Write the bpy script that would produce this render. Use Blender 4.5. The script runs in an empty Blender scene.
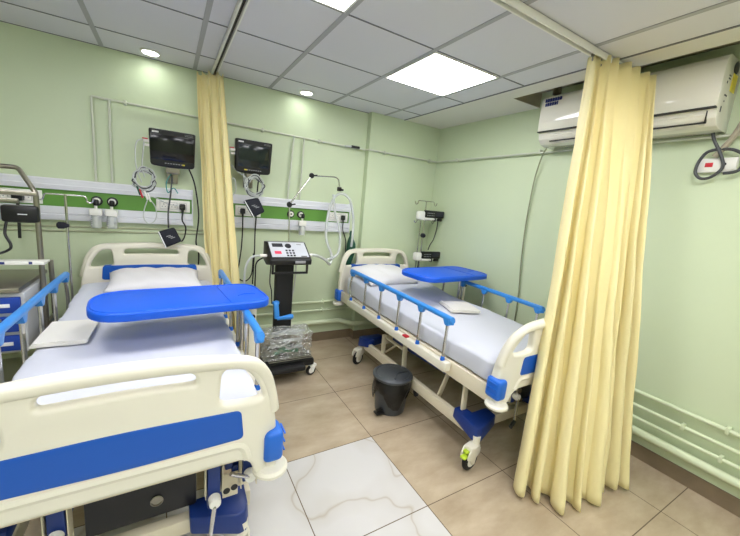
import bpy, bmesh, math, random
from mathutils import Vector, Matrix
random.seed(7)
C = bpy.context.scene.collection
V = Vector
PI = math.pi
D = 3.375      # back wall
W = 2.775      # wall beside the second bed
CZ = 2.5       # ceiling

# ------------------------------------------------------------------ materials
def lin(c):
    return tuple(((v / 255) / 12.92 if v / 255 <= 0.04045 else ((v / 255 + 0.055) / 1.055) ** 2.4) for v in c) + (1,)

def mat(name, rgb, rough=0.5, metal=0.0, bump=0.0, bscale=60, var=0.0, vscale=6, coat=0.0, trans=0.0, alpha=1.0, spec=0.5, sheen=0.0):
    m = bpy.data.materials.new(name); m.use_nodes = True
    nt = m.node_tree; b = nt.nodes['Principled BSDF']
    b.inputs['Base Color'].default_value = lin(rgb)
    b.inputs['Roughness'].default_value = rough
    b.inputs['Metallic'].default_value = metal
    b.inputs['Specular IOR Level'].default_value = spec
    if coat: b.inputs['Coat Weight'].default_value = coat; b.inputs['Coat Roughness'].default_value = 0.05
    if trans: b.inputs['Transmission Weight'].default_value = trans
    if alpha < 1: b.inputs['Alpha'].default_value = alpha
    if sheen: b.inputs['Sheen Weight'].default_value = sheen
    tc = nt.nodes.new('ShaderNodeTexCoord')
    if var:
        n = nt.nodes.new('ShaderNodeTexNoise'); n.inputs['Scale'].default_value = vscale; n.inputs['Detail'].default_value = 4
        r = nt.nodes.new('ShaderNodeValToRGB')
        c = lin(rgb)
        r.color_ramp.elements[0].color = tuple(x * (1 - var) for x in c[:3]) + (1,)
        r.color_ramp.elements[1].color = tuple(min(1, x * (1 + var)) for x in c[:3]) + (1,)
        r.color_ramp.elements[0].position = 0.3; r.color_ramp.elements[1].position = 0.7
        nt.links.new(tc.outputs['Object'], n.inputs['Vector']); nt.links.new(n.outputs['Fac'], r.inputs['Fac'])
        nt.links.new(r.outputs['Color'], b.inputs['Base Color'])
    if bump:
        n2 = nt.nodes.new('ShaderNodeTexNoise'); n2.inputs['Scale'].default_value = bscale; n2.inputs['Detail'].default_value = 3
        bp = nt.nodes.new('ShaderNodeBump'); bp.inputs['Strength'].default_value = bump; bp.inputs['Distance'].default_value = 0.01
        nt.links.new(tc.outputs['Object'], n2.inputs['Vector']); nt.links.new(n2.outputs['Fac'], bp.inputs['Height'])
        nt.links.new(bp.outputs['Normal'], b.inputs['Normal'])
    return m

M = {}
M['wall'] = mat('green_wall_paint', (208, 220, 186), 0.42, bump=0.05, bscale=30, var=0.02, vscale=1.5)
M['pipe_paint'] = mat('pale_green_pipe_paint', (216, 226, 192), 0.4, bump=0.03)
M['skirt'] = mat('brown_skirting_tile', (128, 112, 90), 0.3, var=0.12, vscale=9)
M['ceil'] = mat('ceiling_board', (222, 221, 227), 0.8, bump=0.08, bscale=200)
M['gypsum'] = mat('ceiling_gypsum', (226, 223, 214), 0.8)
M['grid'] = mat('ceiling_grid_metal', (172, 172, 176), 0.6)
M['griddark'] = mat('ceiling_grid_gap', (120, 120, 124), 0.7)
M['recess'] = mat('raw_recess_board', (168, 162, 140), 0.9, var=0.1)
M['cream'] = mat('cream_plastic', (234, 229, 211), 0.34, bump=0.02, bscale=120, coat=0.15)
M['cream_metal'] = mat('cream_painted_steel', (224, 214, 188), 0.38)
M['white_plastic'] = mat('white_plastic', (240, 238, 230), 0.35)
M['blue'] = mat('blue_panel_plastic', (8, 86, 184), 0.42, bump=0.02, bscale=150)
M['bumper_blue'] = mat('blue_bumper_rubber', (26, 104, 206), 0.42)
M['rail_blue'] = mat('sky_blue_rail_plastic', (52, 138, 220), 0.35, coat=0.1)
M['tray_blue'] = mat('bright_blue_tray_plastic', (8, 90, 216), 0.42, bump=0.02, bscale=180)
M['navy'] = mat('navy_painted_steel', (18, 50, 122), 0.38)
M['chrome'] = mat('chrome_tube', (205, 203, 200), 0.16, metal=1.0)
M['steel'] = mat('brushed_stainless_steel', (158, 152, 140), 0.3, metal=1.0, bump=0.03, bscale=90)
M['sheet'] = mat('white_bed_sheet', (202, 204, 213), 0.85, bump=0.25, bscale=7, sheen=0.1)
M['pillow'] = mat('white_pillow_cotton', (222, 220, 221), 0.85, bump=0.35, bscale=9)
M['paper'] = mat('white_folded_linen', (226, 223, 214), 0.85, bump=0.1, bscale=30)
M['black'] = mat('black_plastic', (16, 16, 17), 0.4)
M['matte_black'] = mat('matte_black_plastic', (20, 20, 21), 0.6)
M['rubber'] = mat('black_rubber', (22, 22, 22), 0.7)
M['screen'] = mat('dark_screen_glass', (8, 9, 13), 0.12)
M['screen_green'] = mat('dark_green_screen_glass', (22, 32, 32), 0.12)
M['bin'] = mat('charcoal_bin_plastic', (62, 66, 70), 0.34, bump=0.05, bscale=80)
M['bin_bag'] = mat('black_bin_liner', (10, 10, 11), 0.3, bump=0.6, bscale=25)
M['trunk'] = mat('white_powder_coat', (226, 227, 232), 0.4)
M['green_strip'] = mat('green_panel_strip', (98, 150, 60), 0.45)
M['copper'] = mat('grey_green_painted_copper', (206, 210, 192), 0.35)
M['conduit'] = mat('shadow_toned_conduit', (180, 184, 152), 0.5)  # darker than the pipe paint, so the colour carries faint shadow lines
M['clear'] = mat('clear_tubing', (226, 230, 228), 0.25, alpha=0.6)
M['clear_jar'] = mat('clear_jar_plastic', (230, 234, 232), 0.08, alpha=0.4)
M['wrap'] = None
M['hose_green'] = mat('green_rubber', (20, 110, 78), 0.5, bump=0.3, bscale=60)
M['dark_green'] = mat('dark_green_rubber', (14, 74, 52), 0.5, bump=0.3, bscale=60)
M['red'] = mat('red_plastic', (196, 30, 44), 0.4)
M['pink'] = mat('pink_button', (236, 60, 96), 0.4)
M['panel_grey'] = mat('light_grey_keypad', (206, 208, 216), 0.4)
M['dark_print'] = mat('dark_print', (40, 40, 48), 0.5)
M['grey_print'] = mat('grey_print', (150, 150, 152), 0.5)
M['white_print'] = mat('white_print', (236, 236, 236), 0.5)
M['yellow_print'] = mat('yellow_print', (222, 204, 60), 0.5)
M['blue_print'] = mat('navy_print', (34, 50, 120), 0.5)
M['cuff'] = mat('navy_nylon', (16, 20, 34), 0.7, bump=0.15, bscale=200)
M['grey_cable'] = mat('light_grey_cable', (196, 200, 196), 0.5)
M['dark_cable'] = mat('dark_grey_cable', (70, 72, 74), 0.5)
M['black_cable'] = mat('black_cable', (14, 14, 15), 0.5)
M['olive_cable'] = mat('olive_grey_cable', (140, 146, 112), 0.55)
M['foam'] = mat('grey_foam_lagging', (168, 160, 140), 0.75)
M['ac_body'] = mat('glossy_white_plastic', (232, 228, 214), 0.1, coat=0.6)
M['ac_dark'] = mat('dark_vent_gap', (44, 42, 40), 0.6)
M['green_tag'] = mat('lime_brake_pedal', (190, 216, 60), 0.4)
M['drawer_blue'] = mat('deep_blue_drawer', (18, 62, 160), 0.4)
M['drawer_frame'] = mat('grey_white_cabinet', (196, 198, 200), 0.4)
M['teal'] = mat('teal_grip', (60, 150, 150), 0.5)

def emit(name, rgb, s):
    m = bpy.data.materials.new(name); m.use_nodes = True
    nt = m.node_tree; b = nt.nodes['Principled BSDF']
    b.inputs['Base Color'].default_value = lin(rgb)
    b.inputs['Emission Color'].default_value = lin(rgb); b.inputs['Emission Strength'].default_value = s
    return m
M['panel_light'] = emit('led_panel_diffuser', (250, 250, 255), 13.0)
M['down_light'] = emit('downlight_diffuser', (250, 255, 250), 24.0)

def wrap_mat():
    m = bpy.data.materials.new('clear_crinkled_wrap'); m.use_nodes = True
    nt = m.node_tree; N = nt.nodes; L = nt.links; out = N['Material Output']; N.remove(N['Principled BSDF'])
    t = N.new('ShaderNodeBsdfTransparent'); t.inputs[0].default_value = (0.93, 0.94, 0.94, 1)
    g = N.new('ShaderNodeBsdfGlossy'); g.inputs['Roughness'].default_value = 0.08; g.inputs['Color'].default_value = (1, 1, 1, 1)
    d = N.new('ShaderNodeBsdfDiffuse'); d.inputs[0].default_value = (0.85, 0.87, 0.86, 1)
    tc = N.new('ShaderNodeTexCoord')
    n = N.new('ShaderNodeTexVoronoi'); n.inputs['Scale'].default_value = 24; n.feature = 'DISTANCE_TO_EDGE'
    r = N.new('ShaderNodeValToRGB'); r.color_ramp.elements[0].color = (1, 1, 1, 1); r.color_ramp.elements[1].color = (0, 0, 0, 1); r.color_ramp.elements[1].position = 0.10
    n2 = N.new('ShaderNodeTexNoise'); n2.inputs['Scale'].default_value = 26; n2.inputs['Detail'].default_value = 5; n2.inputs['Distortion'].default_value = 1.0
    bp = N.new('ShaderNodeBump'); bp.inputs['Strength'].default_value = 1.0; bp.inputs['Distance'].default_value = 0.03
    L.new(tc.outputs['Object'], n.inputs['Vector']); L.new(tc.outputs['Object'], n2.inputs['Vector']); L.new(n2.outputs['Fac'], bp.inputs['Height'])
    L.new(bp.outputs['Normal'], g.inputs['Normal']); L.new(bp.outputs['Normal'], d.inputs['Normal'])
    L.new(n.outputs['Distance'], r.inputs[0])
    mu = N.new('ShaderNodeMath'); mu.operation = 'MULTIPLY'; mu.inputs[1].default_value = 0.35; L.new(r.outputs[0], mu.inputs[0])
    m1 = N.new('ShaderNodeMixShader'); L.new(mu.outputs[0], m1.inputs[0]); L.new(t.outputs[0], m1.inputs[1]); L.new(d.outputs[0], m1.inputs[2])
    m2 = N.new('ShaderNodeMixShader'); m2.inputs[0].default_value = 0.24; L.new(m1.outputs[0], m2.inputs[1]); L.new(g.outputs[0], m2.inputs[2]); L.new(m2.outputs[0], out.inputs['Surface'])
    return m
M['wrap'] = wrap_mat()
def curtain_mat():
    m = bpy.data.materials.new('cream_curtain_cloth'); m.use_nodes = True
    nt = m.node_tree; N = nt.nodes; L = nt.links
    out = N['Material Output']; p = N['Principled BSDF']
    p.inputs['Base Color'].default_value = lin((255, 243, 184)); p.inputs['Roughness'].default_value = 0.55
    p.inputs['Sheen Weight'].default_value = 0.15
    t = N.new('ShaderNodeBsdfTranslucent'); t.inputs['Color'].default_value = lin((252, 220, 90))
    mx = N.new('ShaderNodeMixShader'); mx.inputs[0].default_value = 0.14
    tc = N.new('ShaderNodeTexCoord')
    n = N.new('ShaderNodeTexNoise'); n.inputs['Scale'].default_value = 14; n.inputs['Detail'].default_value = 4
    mp = N.new('ShaderNodeMapping'); mp.inputs['Scale'].default_value = (1, 1, 0.35)
    bp = N.new('ShaderNodeBump'); bp.inputs['Strength'].default_value = 0.5; bp.inputs['Distance'].default_value = 0.015
    L.new(tc.outputs['Object'], mp.inputs['Vector']); L.new(mp.outputs['Vector'], n.inputs['Vector'])
    L.new(n.outputs['Fac'], bp.inputs['Height']); L.new(bp.outputs['Normal'], p.inputs['Normal'])
    L.new(p.outputs['BSDF'], mx.inputs[1]); L.new(t.outputs['BSDF'], mx.inputs[2]); L.new(mx.outputs[0], out.inputs['Surface'])
    return m
M['curtain'] = curtain_mat()

def floor_mat():
    m = bpy.data.materials.new('vitrified_floor_tiles'); m.use_nodes = True
    nt = m.node_tree; N = nt.nodes; L = nt.links; b = N['Principled BSDF']
    def math_(op, a, bb=None):
        n = N.new('ShaderNodeMath'); n.operation = op
        for i, x in enumerate((a, bb)):
            if x is None: continue
            if isinstance(x, (int, float)): n.inputs[i].default_value = x
            else: L.new(x, n.inputs[i])
        return n.outputs[0]
    g = N.new('ShaderNodeNewGeometry'); s = N.new('ShaderNodeSeparateXYZ'); L.new(g.outputs['Position'], s.inputs[0])
    X, Y = s.outputs[0], s.outputs[1]
    fx = math_('FRACT', math_('ADD', math_('DIVIDE', math_('ADD', X, 0.0277), 0.6), 20.0))
    fy = math_('FRACT', math_('ADD', math_('DIVIDE', math_('ADD', Y, -1.1278), 0.6), 20.0))
    ex = math_('MINIMUM', fx, math_('SUBTRACT', 1.0, fx)); ey = math_('MINIMUM', fy, math_('SUBTRACT', 1.0, fy))
    grout = math_('LESS_THAN', math_('MINIMUM', ex, ey), 0.0042)
    white = math_('MULTIPLY', math_('LESS_THAN', X, 1.1723), math_('LESS_THAN', Y, 1.7278))
    # tan tile
    n1 = N.new('ShaderNodeTexNoise'); n1.inputs['Scale'].default_value = 3.0; n1.inputs['Detail'].default_value = 8; n1.inputs['Roughness'].default_value = 0.65
    mp = N.new('ShaderNodeMapping'); mp.inputs['Scale'].default_value = (1.0, 2.4, 1); mp.inputs['Rotation'].default_value = (0, 0, 0.5)
    L.new(g.outputs['Position'], mp.inputs[0]); L.new(mp.outputs[0], n1.inputs['Vector'])
    r1 = N.new('ShaderNodeValToRGB'); r1.color_ramp.elements[0].color = lin((169, 151, 125)); r1.color_ramp.elements[1].color = lin((195, 178, 152))
    r1.color_ramp.elements[0].position = 0.3; r1.color_ramp.elements[1].position = 0.7
    L.new(n1.outputs['Fac'], r1.inputs[0])
    # white marble tile with veins
    n2 = N.new('ShaderNodeTexNoise'); n2.inputs['Scale'].default_value = 1.5; n2.inputs['Detail'].default_value = 2.5; n2.inputs['Distortion'].default_value = 0.35
    L.new(g.outputs['Position'], n2.inputs['Vector'])
    vein = math_('ABSOLUTE', math_('SUBTRACT', n2.outputs['Fac'], 0.5))
    r2 = N.new('ShaderNodeValToRGB')
    e = r2.color_ramp.elements; e[0].position = 0.0; e[0].color = lin((186, 177, 163)); e[1].position = 0.006; e[1].color = lin((203, 199, 193))
    e2 = e.new(0.06); e2.color = lin((209, 206, 202))
    L.new(vein, r2.inputs[0])
    mx = N.new('ShaderNodeMixRGB'); L.new(white, mx.inputs[0]); L.new(r1.outputs[0], mx.inputs[1]); L.new(r2.outputs[0], mx.inputs[2])
    mg = N.new('ShaderNodeMixRGB'); L.new(grout, mg.inputs[0]); L.new(mx.outputs[0], mg.inputs[1]); mg.inputs[2].default_value = lin((112, 98, 80))
    L.new(mg.outputs[0], b.inputs['Base Color'])
    b.inputs['Roughness'].default_value = 0.16
    return m
M['floor'] = floor_mat()

# ------------------------------------------------------------------ mesh helpers
class MB:
    def __init__(s): s.v = []; s.f = []
    def add(s, vs, fs, mtx=None):
        o = len(s.v)
        s.v += [(mtx @ V(p)) if mtx is not None else V(p) for p in vs]
        s.f += [tuple(i + o for i in f) for f in fs]
        return s
    def bm(s, b, mtx=None):
        b.verts.ensure_lookup_table(); b.verts.index_update()
        s.add([v.co.copy() for v in b.verts], [[v.index for v in f.verts] for f in b.faces], mtx); b.free(); return s
    def box(s, x0, y0, z0, x1, y1, z1, bev=0.0, mtx=None, seg=2):
        b = bmesh.new(); bmesh.ops.create_cube(b, size=1)
        for v in b.verts:
            v.co = V(((x0 + x1) / 2 + v.co.x * (x1 - x0), (y0 + y1) / 2 + v.co.y * (y1 - y0), (z0 + z1) / 2 + v.co.z * (z1 - z0)))
        if bev: bmesh.ops.bevel(b, geom=list(b.edges), offset=min(bev, 0.49 * min(abs(x1 - x0), abs(y1 - y0), abs(z1 - z0))), segments=seg, affect='EDGES', profile=0.5)
        return s.bm(b, mtx)
    def bar(s, a, b, w, h, bev=0.0, up=(0, 0, 1)):
        a, b = V(a), V(b); d = (b - a); L_ = d.length; d.normalize(); u = V(up)
        if abs(d.dot(u)) > 0.98: u = V((0, 1, 0))
        r = d.cross(u).normalized(); u = r.cross(d)
        m = Matrix((r, d, u)).transposed().to_4x4(); m.translation = (a + b) / 2
        return s.box(-w / 2, -L_ / 2, -h / 2, w / 2, L_ / 2, h / 2, bev, m)
    def tube(s, pts, r, n=10, cap=True, closed=False):
        pts = [V(p) for p in pts]; rr = r if isinstance(r, (list, tuple)) else [r] * len(pts)
        o = len(s.v); k = len(pts); ref = None
        for i, p in enumerate(pts):
            if closed: t = pts[(i + 1) % k] - pts[i - 1]
            else: t = pts[min(i + 1, k - 1)] - pts[max(i - 1, 0)]
            t.normalize()
            if ref is None:
                ref = V((0, 0, 1)) if abs(t.z) < 0.9 else V((1, 0, 0))
            x = (ref - t * ref.dot(t)).normalized(); ref = x; y = t.cross(x)
            for j in range(n):
                a = 2 * PI * j / n; s.v.append(p + (x * math.cos(a) + y * math.sin(a)) * rr[i])
        for i in range(k if closed else k - 1):
            i2 = (i + 1) % k
            for j in range(n):
                s.f.append((o + i * n + j, o + i * n + (j + 1) % n, o + i2 * n + (j + 1) % n, o + i2 * n + j))
        if cap and not closed:
            s.f.append(tuple(o + j for j in reversed(range(n)))); s.f.append(tuple(o + (k - 1) * n + j for j in range(n)))
        return s
    def cyl(s, a, b, r, n=16, r2=None): return s.tube([a, b], [r, r if r2 is None else r2], n)
    def lathe(s, prof, origin=(0, 0, 0), axis=(0, 0, 1), n=24):
        ax = V(axis).normalized(); x = ax.orthogonal().normalized(); y = ax.cross(x); o = len(s.v); O = V(origin)
        for (r, h) in prof:
            for j in range(n):
                a = 2 * PI * j / n; s.v.append(O + ax * h + (x * math.cos(a) + y * math.sin(a)) * max(r, 1e-4))
        for i in range(len(prof) - 1):
            for j in range(n): s.f.append((o + i * n + j, o + i * n + (j + 1) % n, o + (i + 1) * n + (j + 1) % n, o + (i + 1) * n + j))
        s.f.append(tuple(o + j for j in reversed(range(n)))); k = len(prof) - 1
        s.f.append(tuple(o + k * n + j for j in range(n)))
        return s
    def prism(s, poly, d0, d1, axes='xy', bev=0.0):
        # poly in the plane `axes`, pushed along the remaining axis from d0 to d1
        b = bmesh.new(); third = ({'x', 'y', 'z'} - set(axes)).pop(); ix = {'x': 0, 'y': 1, 'z': 2}
        def P(p, d):
            q = [0, 0, 0]; q[ix[axes[0]]] = p[0]; q[ix[axes[1]]] = p[1]; q[ix[third]] = d; return q
        A = [b.verts.new(P(p, d0)) for p in poly]; B = [b.verts.new(P(p, d1)) for p in poly]; n = len(poly)
        fs = [b.faces.new(A), b.faces.new(list(reversed(B)))]
        for i in range(n): b.faces.new((A[i], B[i], B[(i + 1) % n], A[(i + 1) % n]))
        bmesh.ops.recalc_face_normals(b, faces=list(b.faces))
        if bev: bmesh.ops.bevel(b, geom=list(b.edges), offset=bev, segments=2, affect='EDGES', profile=0.5)
        return s.bm(b)
    def grid(s, rows, close_u=False):
        o = len(s.v); nu = len(rows[0])
        for r in rows: s.v += [V(p) for p in r]
        for i in range(len(rows) - 1):
            for j in range(nu if close_u else nu - 1):
                s.f.append((o + i * nu + j, o + i * nu + (j + 1) % nu, o + (i + 1) * nu + (j + 1) % nu, o + (i + 1) * nu + j))
        return s
    def build(s, name, material, parent=None, base=None, smooth=38):
        me = bpy.data.meshes.new(name)
        org = V((0, 0, 0))
        if parent is not None: org = V(parent['_o'])
        elif base is not None: org = V(base)
        me.from_pydata([tuple(p - org) for p in s.v], [], s.f)
        b = bmesh.new(); b.from_mesh(me); bmesh.ops.recalc_face_normals(b, faces=list(b.faces)); b.to_mesh(me); b.free()
        me.validate(); me.materials.append(material)
        if smooth:
            me.polygons.foreach_set('use_smooth', [True] * len(me.polygons)); me.set_sharp_from_angle(angle=math.radians(smooth))
        o = bpy.data.objects.new(name, me); C.objects.link(o)
        o['_o'] = tuple(org)
        if parent is not None: o.parent = parent
        else: o.location = org
        return o

def tag(o, label, cat, group=None, kind=None):
    o['label'] = label; o['category'] = cat
    if group: o['group'] = group
    if kind: o['kind'] = kind
    return o
def thing(name, label, cat, loc=(0, 0, 0), group=None):
    o = bpy.data.objects.new(name, None); C.objects.link(o); o.location = loc; o['_o'] = tuple(loc); o.empty_display_size = 0.1
    return tag(o, label, cat, group)
def struct(name, mb, m, base=None, smooth=0):
    o = mb.build(name, m, base=base, smooth=smooth); o['kind'] = 'structure'; return o
def copy_tree(o, parent=None):
    c = o.copy(); C.objects.link(c); c.parent = parent
    for ch in list(o.children): copy_tree(ch, c)
    return c
def smooth_path(pts, n=6, closed=False):
    pts = [V(p) for p in pts]; out = []; k = len(pts)
    for i in range(k if closed else k - 1):
        if closed: p0, p1, p2, p3 = pts[i - 1], pts[i], pts[(i + 1) % k], pts[(i + 2) % k]
        else: p0, p1, p2, p3 = pts[max(i - 1, 0)], pts[i], pts[i + 1], pts[min(i + 2, k - 1)]
        for j in range(n):
            t = j / n
            out.append(0.5 * ((2 * p1) + (p2 - p0) * t + (2 * p0 - 5 * p1 + 4 * p2 - p3) * t * t + (3 * p1 - p0 - 3 * p2 + p3) * t ** 3))
    if not closed: out.append(pts[-1])
    return out
def fillet(pts, r, n=5):
    # polyline with rounded bends
    pts = [V(p) for p in pts]; out = [pts[0]]
    for i in range(1, len(pts) - 1):
        a, b, c = pts[i - 1], pts[i], pts[i + 1]
        rr = min(r, (a - b).length * 0.49, (c - b).length * 0.49)
        p = b + (a - b).normalized() * rr; q = b + (c - b).normalized() * rr
        for j in range(n + 1):
            t = j / n; out.append(p * (1 - t) ** 2 + b * 2 * t * (1 - t) + q * t * t)
    out.append(pts[-1]); return out
def round_poly(pts, n=6):
    # pts: (x, y, radius) closed
    out = []; k = len(pts)
    for i in range(k):
        a, b, c = V(pts[i - 1][:2]), V(pts[i][:2]), V(pts[(i + 1) % k][:2]); r = pts[i][2]
        if r <= 0: out.append(b); continue
        d1 = (a - b).normalized(); d2 = (c - b).normalized()
        p = b + d1 * min(r, (a - b).length * 0.49); q = b + d2 * min(r, (c - b).length * 0.49)
        for j in range(n + 1):
            t = j / n; out.append(p * (1 - t) ** 2 + b * 2 * t * (1 - t) + q * t * t)
    return out
def board(outline, holes, thick, bev):
    """flat board with holes in the XZ plane, centred on y = 0; returns an MB"""
    cu = bpy.data.curves.new('board_curve', 'CURVE'); cu.dimensions = '2D'; cu.fill_mode = 'BOTH'
    for poly in [outline] + holes:
        sp = cu.splines.new('POLY'); sp.points.add(len(poly) - 1)
        for p, q in zip(sp.points, poly): p.co = (q[0], q[1], 0, 1)
        sp.use_cyclic_u = True
    cu.extrude = thick / 2 - bev; cu.bevel_depth = bev; cu.bevel_resolution = 2; cu.offset = -bev
    ob = bpy.data.objects.new('board_curve', cu); C.objects.link(ob)
    dg = bpy.context.evaluated_depsgraph_get(); dg.update()
    me = bpy.data.meshes.new_from_object(ob.evaluated_get(dg))
    b = bmesh.new(); b.from_mesh(me); bpy.data.meshes.remove(me); bpy.data.objects.remove(ob); bpy.data.curves.remove(cu)
    bmesh.ops.remove_doubles(b, verts=list(b.verts), dist=1e-5)
    for v in b.verts: v.co = V((v.co.x, v.co.z, v.co.y))
    return b
def text_mesh(body, size, material, name, parent, mtx):
    cu = bpy.data.curves.new(name, 'FONT'); cu.body = body; cu.size = size; cu.extrude = 0.0006; cu.align_x = 'CENTER'; cu.align_y = 'CENTER'
    ob = bpy.data.objects.new(name, cu); C.objects.link(ob)
    dg = bpy.context.evaluated_depsgraph_get(); dg.update()
    me = bpy.data.meshes.new_from_object(ob.evaluated_get(dg)); bpy.data.objects.remove(ob); bpy.data.curves.remove(cu)
    mb = MB(); mb.add([v.co.copy() for v in me.vertices], [list(p.vertices) for p in me.polygons], mtx); bpy.data.meshes.remove(me)
    return mb.build(name, material, parent, smooth=0)

# ------------------------------------------------------------------ room shell
X0, Y0 = -3.2, -2.8
struct('floor', MB().box(X0, Y0, -0.1, W + 0.1, D + 0.1, 0), M['floor'])
struct('wall_back', MB().box(X0, D, 0, W + 0.1, D + 0.1, CZ + 0.3), M['wall'])
struct('wall_back_column', MB().box(1.84, D - 0.075, 0, W, D, CZ), M['wall'])
struct('wall_right', MB().box(W, Y0, 0, W + 0.1, D, CZ + 0.3), M['wall'])
struct('wall_left', MB().box(X0 - 0.1, Y0, 0, X0, D + 0.1, CZ), M['wall'])
struct('wall_front', MB().box(X0, Y0 - 0.1, 0, W + 0.1, Y0, CZ), M['wall'])
struct('baseboard_back', MB().box(X0, D - 0.012, 0, 1.828, D, 0.1, 0.002), M['skirt'])
struct('baseboard_column', MB().box(1.828, D - 0.087, 0, W - 0.012, D - 0.075, 0.1, 0.002).box(1.828, D - 0.075, 0, 1.84, D, 0.1, 0.002), M['skirt'])
struct('baseboard_right', MB().box(W - 0.012, Y0, 0, W, D - 0.087, 0.1, 0.002), M['skirt'])
# ceiling: panelled field, plain strip beside the wall, recess over the air conditioner
EX = 2.254
RX, RY = 2.43, 2.03
GX = [-0.3995 + 0.6 * i for i in range(-4, 5)]; GY = [3.0002 - 0.6 * j for j in range(0, 10)]
HOLES = []          # panel light openings (x0, y0)
def panels():
    mb = MB()
    xs = [X0] + [g for g in GX if g > X0] + [EX]; ys = sorted([Y0] + [g for g in GY if g > Y0] + [D])
    mb.box(X0, Y0, CZ, EX, D, CZ + 0.05)
    return mb
struct('ceiling', panels(), M['ceil'])
gy = MB().box(EX, RY + 0.001, CZ, W, D, CZ + 0.05).box(EX, Y0, CZ, RX - 0.001, RY + 0.001, CZ + 0.05)
struct('ceiling_strip', gy, M['gypsum'])
rc = MB().box(RX, Y0, CZ + 0.12, W, RY, CZ + 0.16)
rc.box(RX, RY - 0.004, CZ + 0.001, W, RY + 0.02, CZ + 0.13).box(RX - 0.02, Y0, CZ + 0.001, RX + 0.004, RY - 0.004, CZ + 0.13)
struct('ceiling_recess', rc, M['recess'])
tb = MB()
for g in GX:
    if g > X0: tb.box(g - 0.014, Y0, CZ - 0.004, g + 0.014, D, CZ + 0.001)
struct('trim_1', tb, M['grid'])
tb = MB()
for g in GY:
    tb.box(X0, g - 0.0045, CZ - 0.003, EX, g + 0.0045, CZ + 0.001)
tb.box(EX - 0.008, Y0, CZ - 0.004, EX + 0.006, D, CZ + 0.001)
tb.box(X0, D - 0.008, CZ - 0.003, 1.84, D, CZ + 0.001)
struct('trim_2', tb, M['griddark'])

# ------------------------------------------------------------------ lights
def panel_light(i, x, y, label, hidden=False):
    t = thing('ceiling_light', label, 'light', (x + 0.3, y + 0.3, CZ), 'square ceiling panel lights')
    fr = MB()
    for a in ((x + .012, y + .012, x + .588, y + .024), (x + .012, y + .576, x + .588, y + .588), (x + .012, y + .024, x + .024, y + .576), (x + .576, y + .024, x + .588, y + .576)):
        fr.box(a[0], a[1], CZ - 0.008, a[2], a[3], CZ - 0.001, 0.001)
    fr.build('light_frame', M['white_plastic'], t)
    MB().box(x + .024, y + .024, CZ - 0.006, x + .576, y + .576, CZ - 0.001).build('diffuser', M['panel_light'], t, smooth=0)
panel_light(0, GX[7], GY[2], 'lit square panel light in the ceiling, whole in view near the yellow curtain')
panel_light(1, GX[5], GY[3], 'lit square panel light cut off by the top edge of the photo')
for k, (i, j) in enumerate(((3, 3), (2, 6), (5, 6), (7, 5), (7, 8), (3, 9))):  # unseen panels added to the grid to light the room
    if j < len(GY): panel_light(2 + k, GX[i], GY[j] , 'square panel light added to the ceiling outside the view')
for x, y, lab in ((-0.097, 3.215, 'round downlight above the wall-mounted monitor of the front bed'), (1.096, 3.215, 'round downlight in the ceiling between curtain and wall column')):
    t = thing('downlight', lab, 'light', (x, y, CZ), 'round ceiling downlights')
    MB().lathe([(0.062, -0.0), (0.066, -0.006), (0.052, -0.012), (0.05, -0.004)], (x, y, CZ), n=32).build('light_ring', M['white_plastic'], t)
    MB().lathe([(0.05, -0.0045), (0.046, -0.010), (0.02, -0.012)], (x, y, CZ), n=32).build('diffuser', M['down_light'], t)

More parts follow.
